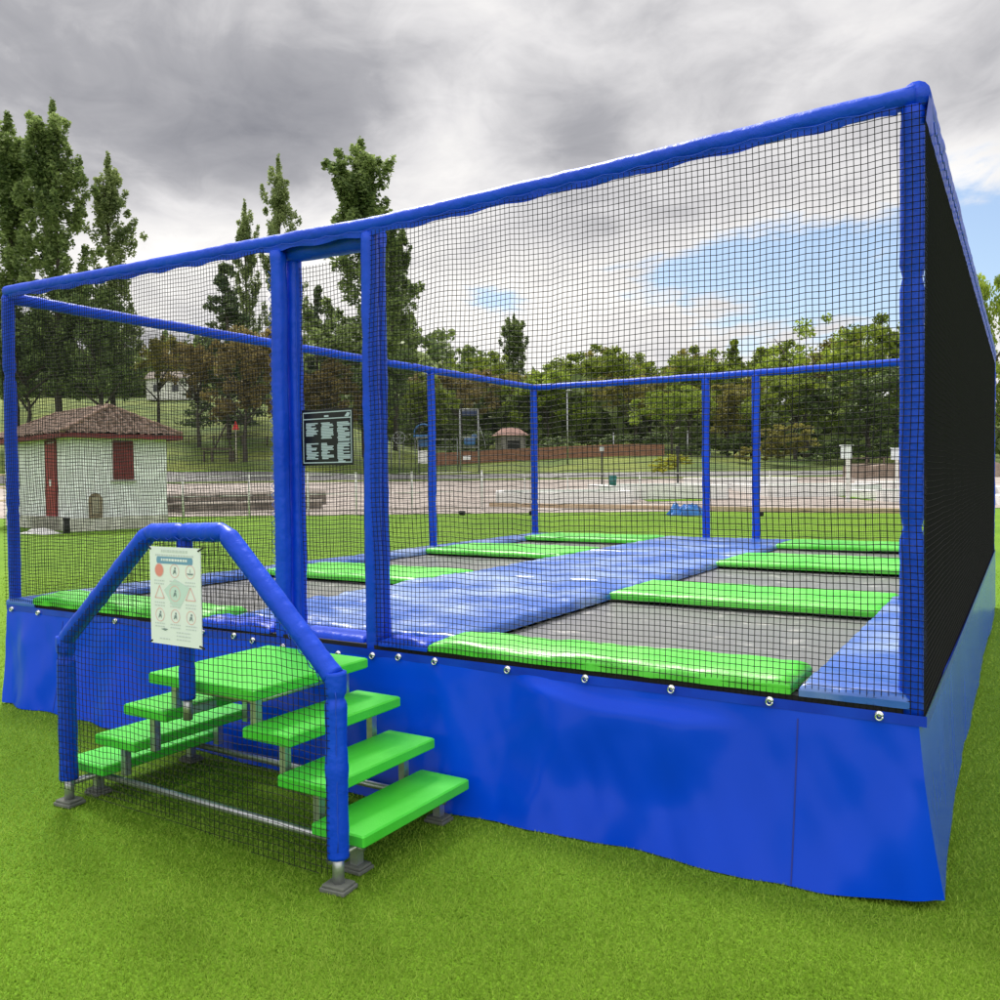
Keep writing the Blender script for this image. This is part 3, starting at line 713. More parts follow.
TREES = [
 ('pop1', 'poplar_tree', 18, 120, 104, 104, L_POP, 'broad dark poplar leftmost on the hillside with a blunt top', GP),
 ('pop3', 'poplar_tree', 62, 108, 100, 92, L_POP, 'tallest dark poplar of the hillside, pointed top, behind the white hut', GP),
 ('pop2', 'poplar_tree', 116, 160, 106, 76, L_POP2, 'pale slender poplar with thin gappy crown right of the two dark ones', GP),
 ('pop2', 'poplar_tree', 284, 162, 112, 62, L_POP2, 'thin sparse poplar rising behind the left door post', GP),
 ('pop2', 'poplar_tree', 250, 205, 122, 48, L_POP2, 'short sparse poplar with leaning tip left of the door posts', GP),
 ('pop3', 'poplar_tree', 366, 146, 100, 118, L_POP, 'dense dark poplar seen through the door frame', GP),
 ('pop3', 'poplar_tree', 396, 222, 112, 58, L_POP, 'narrow dark poplar just right of the right door post', GP),
 ('rnd2', 'broadleaf_tree', 30, 292, 98, 120, L_DRK, 'dark spreading tree below the left poplars at the edge of the slope', GL),
 ('rnd1', 'broadleaf_tree', 104, 288, 100, 104, L_DRK, 'dark round tree with pale trunk directly behind the hut roof', GL),
 ('rnd3', 'broadleaf_tree', 160, 330, 112, 62, L_YEL and L_OLV, 'small olive tree with a thin bare trunk between hut and brown tree', GL),
 ('con', 'conifer_tree', 230, 262, 104, 92, L_CON, 'dark green conifer with a ragged top left of the door posts', GL),
 ('rnd1', 'broadleaf_tree', 246, 326, 92, 110, L_BRN, 'brown budding tree with thick dark pollarded trunk on the grass slope', GL),
 ('rnd3', 'broadleaf_tree', 200, 336, 100, 66, L_BRN, 'small brown tree with an upright trunk left of the pollarded tree', GL),
 ('con', 'conifer_tree', 321, 284, 104, 58, L_CON, 'narrow conifer seen in the left of the door opening', GL),
 ('rnd2', 'broadleaf_tree', 330, 352, 96, 84, L_BRN, 'low brown tree behind the black rules board', GL),
 ('rnd1', 'broadleaf_tree', 380, 352, 98, 76, L_DRK, 'dark low tree behind the right door post', GL),
 ('rnd2', 'broadleaf_tree', 420, 374, 118, 76, L_GRN, 'light green rounded tree left of the blue play tower', GW),
 ('rnd3', 'broadleaf_tree', 462, 362, 136, 107, L_BRN, 'brownish bare tree standing above the play towers', GW),
 ('pop1', 'poplar_tree', 516, 316, 190, 44, L_POP, 'lone far poplar standing out above the wood left of centre', GP),
 ('rnd1', 'broadleaf_tree', 505, 372, 150, 76, L_OLV, 'olive tree behind the small red roofed kiosk', GW),
 ('rnd2', 'broadleaf_tree', 548, 362, 140, 107, L_LIT, 'yellow green tree behind the tall lamp post', GW),
 ('rnd1', 'broadleaf_tree', 598, 352, 150, 110, L_GRN, 'large green tree rising above the middle of the brick wall', GW),
 ('rnd3', 'broadleaf_tree', 636, 368, 128, 94, L_OLV, 'olive tree above the right end of the brick wall', GW),
 ('rnd2', 'broadleaf_tree', 690, 346, 138, 107, L_GRN, 'domed green tree behind the blue tarpaulin', GW),
 ('rnd3', 'broadleaf_tree', 672, 384, 112, 107, L_LIT, 'loose yellow green tree with dark forked trunk near the yellow shrub', GW),
 ('con', 'conifer_tree', 735, 338, 150, 60, L_GRN, 'pointed green tree between the two back middle posts', GW),
 ('rnd1', 'broadleaf_tree', 728, 384, 120, 107, L_OLV, 'rounded olive tree between the two middle back posts', GW),
 ('airy', 'broadleaf_tree', 806, 304, 126, 128, L_LIT, 'tall airy spring green tree whose thin top shows sky', GW),
 ('rnd2', 'broadleaf_tree', 795, 366, 110, 117, L_GRN, 'full green tree below the tall airy one', GW),
 ('bush', 'shrub', 776, 424, 96, 80, L_OLV, 'pale olive rounded bush left of the white notice post', 'shrubs by the yard'),
 ('rnd2', 'broadleaf_tree', 868, 314, 116, 148, L_GRN, 'big green tree behind the right front corner post', GW),
 ('rnd1', 'broadleaf_tree', 868, 372, 104, 140, L_DRK, 'very dark tree behind the white notice post', GW),
 ('rnd3', 'broadleaf_tree', 985, 258, 92, 94, L_LIT, 'olive green tree showing beyond the far right end of the net', GW),
 ('rnd2', 'broadleaf_tree', 1010, 350, 84, 97, L_GRN, 'dark green tree at the right border behind the net end', GW),
 ('rnd1', 'broadleaf_tree', 935, 352, 110, 115, L_GRN, 'green tree seen dimly through the dark side net', GW),
]
for t in TREES: tree(*t)
for k, (px, top, w) in enumerate(((562, 358, 96), (614, 346, 100), (650, 352, 92), (704, 344, 96), (752, 346, 100), (834, 326, 104), (898, 322, 110), (952, 330, 100), (478, 356, 80))):
    tree('rnd2' if k % 2 else 'rnd1', 'broadleaf_tree', px, top, 158, w, (L_GRN, L_OLV)[k % 2], 'rounded tree in the back row of the wood, mostly hidden by nearer trees', 'back row of the wood')
# distant wooded hill: one mass nobody could count
def forest():
    n = 1200; cl = []
    V = []; r_ = np.random.default_rng(5)
    u = r_.uniform(-.75, .85, n); d = np.where(u > -.12, 142, 185)+r_.random(n)**1.3*240
    for uu, dd in zip(u, d):
        x, y = l2w(uu*dd, dd); z = float(H(uu*dd, dd)); s = r_.uniform(4, 7.5); hh = r_.uniform(8, 14)
        if uu > .2: hh *= .8
        for k in range(7):
            a = r_.random()*6.283; q = s*r_.random()
            cl.append((x+q*math.cos(a), y+q*math.sin(a), z+hh*r_.uniform(.25, .95), s*.45, hh*.16, 1))
    me = crown_mesh('distant_wood', cl, 10, 1.15, 77); me.materials.append(leafmat('far_wood_leaf', (0.0761, 0.1196, 0.0391), (0.2745, 0.3484, 0.1056), .3))
    nt = me.materials[0].node_tree
    for nd in nt.nodes:
        if nd.type == 'TEX_NOISE': nd.inputs['Scale'].default_value = .05
    o = bpy.data.objects.new('distant_wood', me); COL.objects.link(o)
    tag(o, 'far wooded hillside seen as one mass above the yard', 'woods', kind='stuff')
forest()
# undergrowth of the near wood (hedge-like dark mass behind the brick wall)
HB = [(560, 436, 116, 60), (606, 434, 118, 64), (648, 432, 114, 60), (700, 436, 112, 56), (744, 432, 112, 56), (830, 436, 100, 60), (884, 432, 98, 60), (470, 430, 116, 60)]
for (px, top, d, w), lb in zip(HB, ['dark bush behind the lamp post', 'dark bush behind the middle of the brick wall', 'dark bush by the right end of the brick wall', 'dark bush left of the left middle back post', 'dark bush right of the right middle back post', 'dark bush left of the white notice post', 'dark bush behind the wooden rail fence', 'dark bush behind the play tower']):
    tree('bush', 'shrub', px, top, d, w, L_DRK, lb, 'dark undergrowth bushes', cat='shrub')
tree('bush', 'shrub', 668, 454, 84, 44, L_YEL, 'bright yellow flowering shrub beside the thin dark post', 'shrubs by the yard', cat='shrub')
tree('bush', 'shrub', 20, 476, 33.5, 14, L_DRK, 'small dark shrub against the left side of the white hut', 'shrubs by the hut', cat='shrub', sink=-.6)

# ================================================================== WHITE HUT
def hut():
    d0 = 28.5; px0 = 72
    c = np.array(WX(px0, d0)); a = np.array(WX(165, 30.8)); dirr = (a-c)/np.linalg.norm(a-c); dirl = np.array([-dirr[1], dirr[0]])
    if np.dot(dirl, FH) < 0: dirl = -dirl
    rz = math.atan2(dirr[1], dirr[0]); LR, LL, HE = 3.25, 6.6, 3.22
    o = empty('white_hut', (c[0], c[1], 0), rz, 'small white rendered hut with hipped clay tile roof and dark red door and shutter', 'hut')
    flip = 1 if np.dot(np.array([-math.sin(rz), math.cos(rz)]), dirl) > 0 else -1
    # local axes: +x along right face, +y*flip along left face; corner at the origin
    def q(x, y, z): return (x, y*flip, z)
    m = MB(); m.box((LR/2, flip*LL/2, HE/2-.1), (LR, LL, HE+.2)); m.build('wall', pbr('white_render', (.75, .76, .82), (.83, .84, .90), scale=1.3, rough=.9, bump=.1, bscale=10, mid=.36, width=.10), o)
    # hipped roof with overhang, pantile ridges as geometry
    OV, ZE, ZR = .42, HE+.02, HE+1.02; x0, x1, y0, y1 = -OV, LR+OV, -OV, LL+OV; xm = (x0+x1)/2; ya, yb = y0+(x1-x0)/2*.62, y1-(x1-x0)/2*.62
    rf = MB()
    A, B, C_, D_ = (x0, y0, ZE), (x1, y0, ZE), (x1, y1, ZE), (x0, y1, ZE); E_, F_ = (xm, ya, ZR), (xm, yb, ZR)
    def slope(p0, p1, q0, q1):
        p0, p1, q0, q1 = map(np.array, (p0, p1, q0, q1)); Lw = np.linalg.norm(p1-p0); nu = int(Lw/.045); nv = 27
        nrm = np.cross(p1-p0, (q0+q1)/2-(p0+p1)/2); nrm /= np.linalg.norm(nrm); nrm = nrm if nrm[2] > 0 else -nrm
        def f(u, v):
            b = p0+(p1-p0)*u; t = q0+(q1-q0)*u
            s = u*Lw; pp = b*(1-v)+t*v
            along = np.dot(pp-p0, (p1-p0)/Lw)
            k = .085*(abs(math.sin(math.pi*along/.26))-.35)+.035*((v*9) % 1)+.05*nz(along*3.5, v*9, 1)+.03*nz(math.floor(along/.26)*7.3, math.floor(v*9)*3.1, 5)
            pp = pp+nrm*(k*(1-.5*(v > .98))+.03); return q(*pp)
        rf.grid(nu, nv, f)
    slope(A, B, E_, E_); slope(D_, A, F_, E_); slope(B, C_, E_, F_); slope(C_, D_, F_, F_)
    rfo = rf.build('roof', pbr('clay_tiles', (.07, .045, .035), (.24, .16, .12), scale=7, rough=.9, bump=.3, bscale=14, detail=8), o)
    rd = MB()
    for p0, p1 in ((A, E_), (B, E_), (E_, F_), (C_, F_), (D_, F_)):
        rd.tube([q(*(np.array(p0)*(1-t)+np.array(p1)*t+np.array([0, 0, .05+.012*math.sin(t*40)]))) for t in np.linspace(0, 1, 22)], .085, 8)
    rd.build('ridge_tiles', pbr('ridge_clay', (.14, .08, .06), (.30, .20, .15), scale=6, rough=.9), rfo)
    DR = pbr('dark_red_paint', (.26, .022, .03), (.34, .036, .045), scale=3, rough=.55); DR2 = pbr('maroon_paint', (.13, .012, .018), (.19, .022, .028), scale=4, rough=.6)
    e = MB()
    for (xa, ya_, xb, yb_) in ((x0, y0, x1, y0), (x0, y0, x0, y1), (x1, y0, x1, y1), (x0, y1, x1, y1)):
        cx, cy = (xa+xb)/2, (ya_+yb_)/2; e.box((cx, flip*cy, ZE-.07), (abs(xb-xa)+.04, abs(yb_-ya_)+.04, .15))
    e.box(((x0+x1)/2, flip*(y0+y1)/2, ZE-.10), (x1-x0-.1, y1-y0-.1, .03)); e.build('fascia', DR2, o)
    # door on the left face, shutter and arched niche on the right face
    dd = MB(); yD = 1.75
    dd.box((-.03, flip*yD, 1.72), (.06, .86, 2.5)); do = dd.build('door', DR, o)
    fr = MB()
    for yy in (yD-.47, yD+.47): fr.box((-.02, flip*yy, 1.75), (.07, .08, 2.6))
    fr.box((-.02, flip*yD, 3.06), (.07, 1.02, .08)); fr.build('door_frame', DR2, do)
    hd = MB(); hd.tube([(-.06, flip*(yD+.3), 1.55), (-.11, flip*(yD+.3), 1.55), (-.11, flip*(yD+.2), 1.55)], .015, 6); hd.build('handle', BLACK, do)
    nt = MB(); nt.box((-.065, flip*(yD-.02), 1.62), (.008, .16, .22)); nt.build('notice', SIGNW, do)
    st = MB(); st.box((-.25, flip*yD, .24), (.5, 1.1, .48)); st.build('doorstep', pbr('worn_stone', (.30, .28, .25), (.42, .40, .36), scale=3, rough=.9), o)
    sh = MB(); xs0 = 1.36
    for k in range(2): sh.box((xs0+.17+.35*k, flip*-.03, 2.38), (.335, .06, 1.32))
    for z in (1.95, 2.85): sh.box((xs0+.345, flip*-.066, z), (.68, .014, .09))
    sho = sh.build('shutter', DR2, o)
    hg = MB(); hg.box((xs0+.345, flip*-.02, 1.66), (.84, .12, .07)); hg.build('sill', pbr('sill_stone', (.40, .39, .36), (.52, .51, .48), scale=4, rough=.9), sho)
    ni = MB(); xc, zc0 = .74, .42
    pts = [(xc-.22, zc0), (xc+.22, zc0), (xc+.22, zc0+.62)]+[(xc+.22*math.cos(a), zc0+.62+.22*math.sin(a)) for a in np.linspace(.2, math.pi-.2, 9)]+[(xc-.22, zc0+.62)]
    n = len(pts); ni.add([q(x, -.05, z) for x, z in pts]+[q(x, .02, z) for x, z in pts], [tuple(range(n))]+[(i, (i+1) % n, n+(i+1) % n, n+i) for i in range(n)])
    nio = ni.build('niche', pbr('brown_stone', (.16, .12, .08), (.30, .24, .17), scale=5, rough=.9), o)
    ia = MB(); ia.box((xc, flip*-.055, zc0+.42), (.22, .02, .55)); ia.build('niche_panel', pbr('pale_stone', (.34, .30, .22), (.46, .42, .34), scale=9, rough=.9), nio)
    # render base stains, weathered plinth
    pb = MB(); pb.box((LR/2, flip*-.012, .22), (LR+.03, .03, .44)); pb.box((-.012, flip*LL/2, .22), (.03, LL, .44)); pb.build('plinth', pbr('stained_plinth', (.40, .40, .33), (.70, .69, .64), scale=2.2, rough=.95, mid=.45, width=.15), o)
hut()
x, y, z = G(66, 27.6)
m = MB(); m.tube([(x, y, 0), (x, y, .42)], .09, 10); m.tube([(x, y, .42), (x, y, .5)], .11, 10)
tag(m.build('bollard', BLACK), 'short black bollard in front of the white hut', 'bollard')
x, y, z = G(40, 27.8)
m = MB(); m.grid(14, 8, lambda u, v: (x+(u-.5)*1.6, y+(v-.5)*.7, .16*max(0, math.sin(math.pi*u)*math.sin(math.pi*v))*(1+.7*nz(u*6, v*6))))
tag(m.build('white_sheet', WHITE), 'crumpled white sheet lying on the grass by the hut', 'sheet')
x, y, z = G(60, 27.9)

# ================================================================== FENCES, WALLS AND YARD
WFM = pbr('white_metal', (.72, .72, .70), rough=.5)
def fence(name, pxs, d, h, label, cat, r=.05, rails=(), mat=WFM, wires=True):
    x0, y0, z0 = G(pxs[0], d[0]); o = empty(name, (x0, y0, z0), 0, label, cat); tops = []
    for px, dd in zip(pxs, d):
        x, y, z = G(px, dd); m = MB(); m.tube([(x-x0, y-y0, z-z0-.1), (x-x0, y-y0, z-z0+h)], r, 8)
        m.tube([(x-x0, y-y0, z-z0+h), (x-x0, y-y0, z-z0+h+.03)], r*1.15, 8); m.build('post', mat, o); tops.append((x-x0, y-y0, z-z0))
    for f in rails:
        m = MB(); m.tube([(a, b, c+h*f) for a, b, c in tops], r*.35 if wires else r*.7, 6); m.build('wire' if wires else 'rail', mat, o)
    return o
fpx = [120, 183, 249, 308, 356, 412, 465, 530, 580, 640, 696]
fdp = [37.0, 37.6, 38.0, 38.4, 38.6, 39, 40, 40.5, 41, 41.5, 42]
fence('wire_fence', fpx[:6]+[482], fdp[:6]+[40.2], 1.85, 'white post and wire fence along the far lawn edge left of centre', 'fence', .045, (.97, .5))
fence('wire_fence', [525, 568, 640, 705, 770], [44, 44.5, 45, 45, 45], 1.55, 'thin white post fence running past the mini golf lanes', 'fence', .035, (.97,))
fence('rail_fence', [850, 867, 884, 900, 918], [88]*5, 1.3, 'brown wooden rail fence behind the white notice post', 'fence', .09, (.95, .5), pbr('brown_timber', (.09, .065, .05), (.16, .12, .09), scale=4, rough=.9), False)
fence('rail_fence', [165, 190, 215, 243, 268, 300], [101]*6, 1.1, 'long dark wooden rail fence crossing the grass slope above the hut', 'fence', .07, (.95,), pbr('dark_timber', (.06, .045, .035), (.11, .085, .065), scale=4, rough=.9), False)
fence('rail_fence', [-40, -22, -4, 14, 30], [40]*5, 2.0, 'cream timber railing left of the white hut', 'fence', .06, (.95, .65, .35), pbr('cream_timber', (.45, .36, .20), (.56, .47, .30), scale=4, rough=.8), False)

STONE = pbr('brown_rubble', (.10, .085, .07), (.30, .26, .22), scale=2.2, rough=.95, bump=.8, bscale=4, detail=8)
COPING = pbr('pale_coping', (.42, .38, .34), (.55, .50, .45), scale=1.5, rough=.9)
def wall(name, pa, da, pb_, db, h, t, mat, label, cap=None, cat='wall', seg=24, z_extra=0.0, rough_=.0):
    xa, ya, _ = G(pa, da); xb, yb, _ = G(pb_, db); ang = math.atan2(yb-ya, xb-xa); L_ = math.hypot(xb-xa, yb-ya)
    o = empty(name, (xa, ya, 0), ang, label, cat)
    nx, ny = -math.sin(ang), math.cos(ang)
    zs = [hz(pa+(pb_-pa)*i/seg, da+(db-da)*i/seg)+z_extra for i in range(seg+1)]
    def body(z0, z1, t_, r_=0.0):
        m = MB(); vs = []
        for i in range(seg+1):
            s = L_*i/seg; j = r_*nz(s*1.3, z1*3)
            vs += [(s, -t_/2, zs[i]+z0), (s, t_/2, zs[i]+z0), (s, t_/2, zs[i]+z1+j), (s, -t_/2, zs[i]+z1+j)]
        fs = [(i*4+k, i*4+(k+1) % 4, i*4+4+(k+1) % 4, i*4+4+k) for i in range(seg) for k in range(4)]+[(3, 2, 1, 0), (seg*4, seg*4+1, seg*4+2, seg*4+3)]
        return m.add(vs, fs)
    body(-.4, h, t, rough_).build('wall_body', mat, o)
    if cap: body(h+.003, h+.003+cap[0], t+cap[1], 0).build('coping', cap[2], o)
    return o
wall('stone_wall', 120, 44.0, 326, 46.0, .62, .5, STONE, 'upper dark rubble wall with pale coping behind the white fence', (.10, .12, COPING), rough_=.05)
wall('stone_wall', 120, 40.6, 322, 42.5, .36, .4, STONE, 'lower dark rubble wall with pale coping nearest the white fence', (.09, .12, COPING), rough_=.04)
wall('log_edging', 490, 42.6, 960, 34.6, .20, .28, pbr('tan_log', (.42, .30, .19), (.58, .46, .33), scale=2, rough=.9), 'long tan log edging along the far border of the lawn', cat='edging')
wall('kerb', 168, 39.4, 480, 41.4, .10, .25, COPING, 'pale stone kerb between the lawn and the gravel at left', cat='kerb')
BR = pbr('orange_brick', (.19, .09, .055), (.31, .155, .095), scale=1.2, rough=.9, bump=.3, bscale=6, stretch=(1, 1, 4))
wall('brick_wall', 436, 97, 664, 105, 1.9, .4, BR, 'long orange brown brick wall below the wood', z_extra=-.5)
wall('gravel_bank', 850, 74, 1040, 74, 1.1, 3.0, pbr('brown_gravel', (.20, .15, .12), (.34, .27, .22), scale=2, rough=.95, bump=.6, bscale=6), 'low brown gravel bank behind the white notice post', cat='bank', rough_=.3)

FELT = pbr('golf_felt', (.07, .15, .06), (.12, .21, .10), scale=1.5, rough=.95)
def lane(pa, pb_, d0, d1, label):
    xa, ya, z = G((pa+pb_)/2, (d0+d1)/2); o = empty('golf_lane', (xa, ya, 0), YAW*-1, label, 'mini golf lane', 'mini golf lanes in the gravel yard')
    w = (pb_-pa)/FPX*(d0+d1)/2; l = d1-d0
    zz = max(hz(pa, d1), hz(pb_, d1))
    m = MB(); m.box((0, 0, zz-.02), (w-.2, l-.2, .16)); m.build('felt', FELT, o)
    m = MB()
    for cx, cy, dx, dy in ((0, -l/2, w+.1, .5), (0, l/2, w+.1, .5), (-w/2, 0, .45, l-.5), (w/2, 0, .45, l-.5)): m.box((cx, cy, zz-.02), (dx, dy, .84), bev=.02)
    m.build('border', WHITE, o)
lane(500, 620, 44.0, 51.0, 'wide white bordered mini golf lane behind the left back corner post')
lane(600, 702, 47, 58, 'mini golf lane with pale green felt behind the blue tarpaulin')
lane(700, 772, 58, 68, 'narrow mini golf lane behind the two middle back posts')
lane(752, 850, 48, 56, 'mini golf lane just left of the white notice post')
lane(868, 945, 43, 48, 'nearer white bordered mini golf lane right of the white notice post')
lane(876, 950, 52, 58, 'farther white bordered mini golf lane right of the white notice post')
lane(986, 1050, 40, 42, 'white bordered mini golf lane beyond the right net end')
lane(990, 1060, 48, 50, 'farther white golf lane beyond the right net end')
for (a, b, d0, d1) in ((836, 870, 44, 52), (640, 700, 45, 50)):
    x, y, z = G((a+b)/2, (d0+d1)/2)
    la = (np.linspace(a, b, 6)-500)/FPX*(d0+d1)/2
    sheet('grass_patch', la, np.linspace(d0, d1, 6), LAWN, .035)

# notice post with white board
def notice(px, d, h, label, bw=.55, bh=.62):
    x, y, z = G(px, d); o = empty('notice_post', (x, y, z), -YAW, label, 'sign post')
    m = MB(); m.box((0, 0, h/2-.05), (.16, .16, h-.1+.0), bev=.01); m.build('post', WFM, o)
    m = MB(); m.box((-.12, -.12, h-.25), (bw, .06, bh), bev=.01); m.box((-.12, -.12, h+bh/2-.22), (bw+.1, .2, .05)); m.build('board', SIGNW, o)
notice(848, 43, 2.75, 'white notice post with white board beside the gravel yard')
notice(897, 62, 2.4, 'smaller white notice post close to the right corner post', .7, .8)
# blue folded tarpaulin
def tarp():
    x, y, z = G(686, 35.6); o = empty('blue_tarpaulin', (x, y, 0), -YAW, 'bright blue folded tarpaulin bundle lying at the far edge of the lawn', 'tarpaulin')
    m = MB()
    def f(u, v):
        X, Y = (u-.5)*1.5, (v-.5)*.95; e = min(1, 4.2*min(u, 1-u))*min(1, 3.2*min(v, 1-v))
        h = .52*e**.55*(.72+.55*nz(u*3.1, v*2.4, 4)+.30*abs(nz(u*7, v*6, 8))-.22*math.exp(-((u-.27-.12*v)/.05)**2))
        return (X+.10*nz(v*5, 3)+.05*nz(u*9, v*8), Y+.10*nz(u*5, 6), max(.004, h))
    m.grid(44, 30, f, smooth=False); m.build('bundle', pbr('tarp_blue', (.006, .10, .42), (.012, .19, .60), scale=3, rough=.35, bump=.5, bscale=6), o)
    s = MB()
    def g(u, v):
        p = f(.80+.035*u, .02+.96*v); return (p[0], p[1], p[2]+.008)
    s.grid(2, 30, g); s.build('strap', pbr('tarp_dark', (.004, .03, .14), rough=.5), o)
tarp()
for k, (px, d, lb) in enumerate(((462, 37.5, 'small dark ground lamp beyond the left middle post'), (532, 37, 'small dark ground lamp beside the left back corner post'), (760, 34, 'small dark ground lamp beside the right middle back post'))):
    x, y, z = G(px, d); m = MB(); m.box((x, y, z+.10), (.26, .20, .18), .4, bev=.03); m.tube([(x, y, z), (x, y, z+.08)], .05, 8); m.tube([(x, y-.08, z+.12), (x, y-.16, z+.15)], .07, 10)
    tag(m.build('ground_lamp', BLACK), lb, 'lamp', 'ground lamps at the lawn edge')

# lamp post
x, y, z = G(568, 96); o = empty('lamp_post', (x, y, z), 0, 'tall thin grey lamp post in front of the wood', 'lamp post')
hh = ZY(568, 391, 96)-z; m = MB(); m.tube([(0, 0, 0), (0, 0, hh)], [.11, .06], 8); m.build('pole', STEEL, o)
m = MB(); m.box((.25, 0, hh), (.75, .2, .12), bev=.03); m.build('lamp_head', STEEL, o)
for px, a, b, d, lb in ((614, 434, 448, 104, 'short grey pole at the middle of the brick wall'), (688, 432, 450, 108, 'short grey pole near the right end of the brick wall')):
    x, y, z = G(px, d); m = MB(); m.tube([(x, y, z), (x, y, ZY(px, a, d))], .08, 8); m.tube([(x, y, ZY(px, a, d)), (x, y, ZY(px, a, d)+.1)], .12, 8)
    tag(m.build('pole', STEEL), lb, 'pole')
# thin posts: small sign, dark post, teal bin
x, y, z = G(602, 56); o = empty('small_sign', (x, y, z), -YAW, 'small grey sign on a thin dark post among the golf lanes', 'sign')
m = MB(); m.tube([(0, 0, 0), (0, 0, ZY(602, 452, 56)-z)], .05, 8); m.build('post', BLACK, o)
m = MB(); m.box((0, -.06, ZY(602, 449, 56)-z), (.28, .04, .32), bev=.01); m.build('board', STEEL, o)
x, y, z = G(678, 58); m = MB(); m.tube([(x, y, z), (x, y, ZY(678, 447, 58))], .07, 8); m.box((x, y, ZY(678, 450, 58)), (.22, .22, .5), bev=.04); tag(m.build('bird_feeder_post', BLACK), 'thin dark post with a small box beside the yellow shrub', 'post')
x, y, z = G(613, 54); o = empty('litter_bin', (x, y, z), 0, 'teal litter bin on a dark stand among the golf lanes', 'bin')
m = MB(); m.tube([(0, 0, .35), (0, 0, 1.0)], [.20, .26], 12); m.tube([(0, 0, 1.0), (0, 0, 1.1)], [.28, .2], 12); m.build('bucket', pbr('teal_plastic', (.02, .16, .15), rough=.5), o)
m = MB(); m.tube([(0, 0, -.05), (0, 0, .35)], .06, 8); m.build('stand', BLACK, o)
# kiosk with red roof
def kiosk(px, d, w, top, eave, label, rc):
    x, y, z = G(px, d); o = empty('kiosk', (x, y, z), -YAW+.3, label, 'kiosk'); ze = ZY(px, eave, d)-z; zt = ZY(px, top, d)-z
    m = MB(); m.box((0, 0, ze/2), (w, w*.8, ze)); m.build('wall', pbr('grey_boards', (.18, .17, .16), (.26, .25, .23), scale=2, rough=.9), o)
    m = MB(); e = w*.62; m.add([(-e, -e*.85, ze), (e, -e*.85, ze), (e, e*.85, ze), (-e, e*.85, ze), (-e*.5, 0, zt), (e*.5, 0, zt)], [(0, 1, 5, 4), (1, 2, 5), (2, 3, 4, 5), (3, 0, 4), (3, 2, 1, 0)]); m.build('roof', rc, o)
    m = MB(); m.box((0, -w*.4-.02, ze*.55), (w*.5, .04, ze*.4)); m.build('hatch', BLACK, o)
kiosk(511, 112, 3.3, 428, 436, 'small grey kiosk with faded red roof behind the brick wall', pbr('faded_red_roof', (.27, .14, .115), (.38, .22, .19), scale=1, rough=.8))
# farmhouse glimpsed through the trees on the slope
x, y, z = G(176, 150); o = empty('house', (x, y, z), -YAW, 'pale house half hidden behind the thin trunked olive tree on the slope', 'house')
m = MB(); m.box((0, 0, 1.7), (7.5, 5, 3.6)); m.build('wall', WHITE, o)
m = MB(); m.add([(-4.1, -3, 3.5), (4.1, -3, 3.5), (4.1, 3, 3.5), (-4.1, 3, 3.5), (-4.1, 0, 5), (4.1, 0, 5)], [(0, 1, 5, 4), (1, 2, 5), (2, 3, 4, 5), (3, 0, 4), (3, 2, 1, 0)]); m.build('roof', pbr('grey_roof', (.2, .17, .15), (.28, .24, .21), scale=1, rough=.9), o)
for xx in (-2, 1.2):
    m = MB(); m.box((xx, -2.52, 1.9), (1.1, .06, 1.2)); m.build('window', pbr('dark_glass', (.03, .035, .04), rough=.2), o)

# play equipment ------------------------------------------------------
PBL = pbr('play_blue', (.02, .11, .30), (.04, .16, .38), scale=3, rough=.45); GALV = pbr('dull_steel', (.26, .28, .28), (.36, .38, .38), scale=5, rough=.5, metal=.5)
def tower_l():
    d = 90; px = 424; x, y, z = G(px, d); o = empty('play_tower', (x, y, z), -YAW, 'play tower with round blue hood above a white box', 'play equipment', 'play equipment on the bank')
    zz = lambda py: ZY(px, py, d)-z; k = d/FPX
    m = MB()
    for sx in (-.55, .55): m.tube([(sx*1.0, 0, 0), (sx*1.0, 0, zz(438))], .06, 8)
    m.box((0, 0, zz(438)), (1.5, 1.0, .1)); m.build('frame', GALV, o)
    m = MB(); m.box((-.05, -.1, (zz(464)+zz(451))/2), (9*k, .8, zz(451)-zz(464)), bev=.04); m.build('box', WHITE, o)
    m = MB(); zc, r = zz(433), .80
    pts = [(r*1.15*math.cos(a), .25, zc+r*1.1*math.sin(a)) for a in np.linspace(-.1, math.pi+.1, 16)]
    m.tube(pts, .11, 8); m.grid(10, 6, lambda u, v: (r*1.1*math.cos(math.pi*u), .2-.5*v, zc+r*1.05*math.sin(math.pi*u))); m.build('hood', PBL, o)
    m = MB(); m.box((0, -.1, zz(436.5)), (2.0, .9, .28), bev=.08); m.box((0, .25, zz(443)), (1.2, .12, .8), bev=.05); m.build('seat', PBL, o)
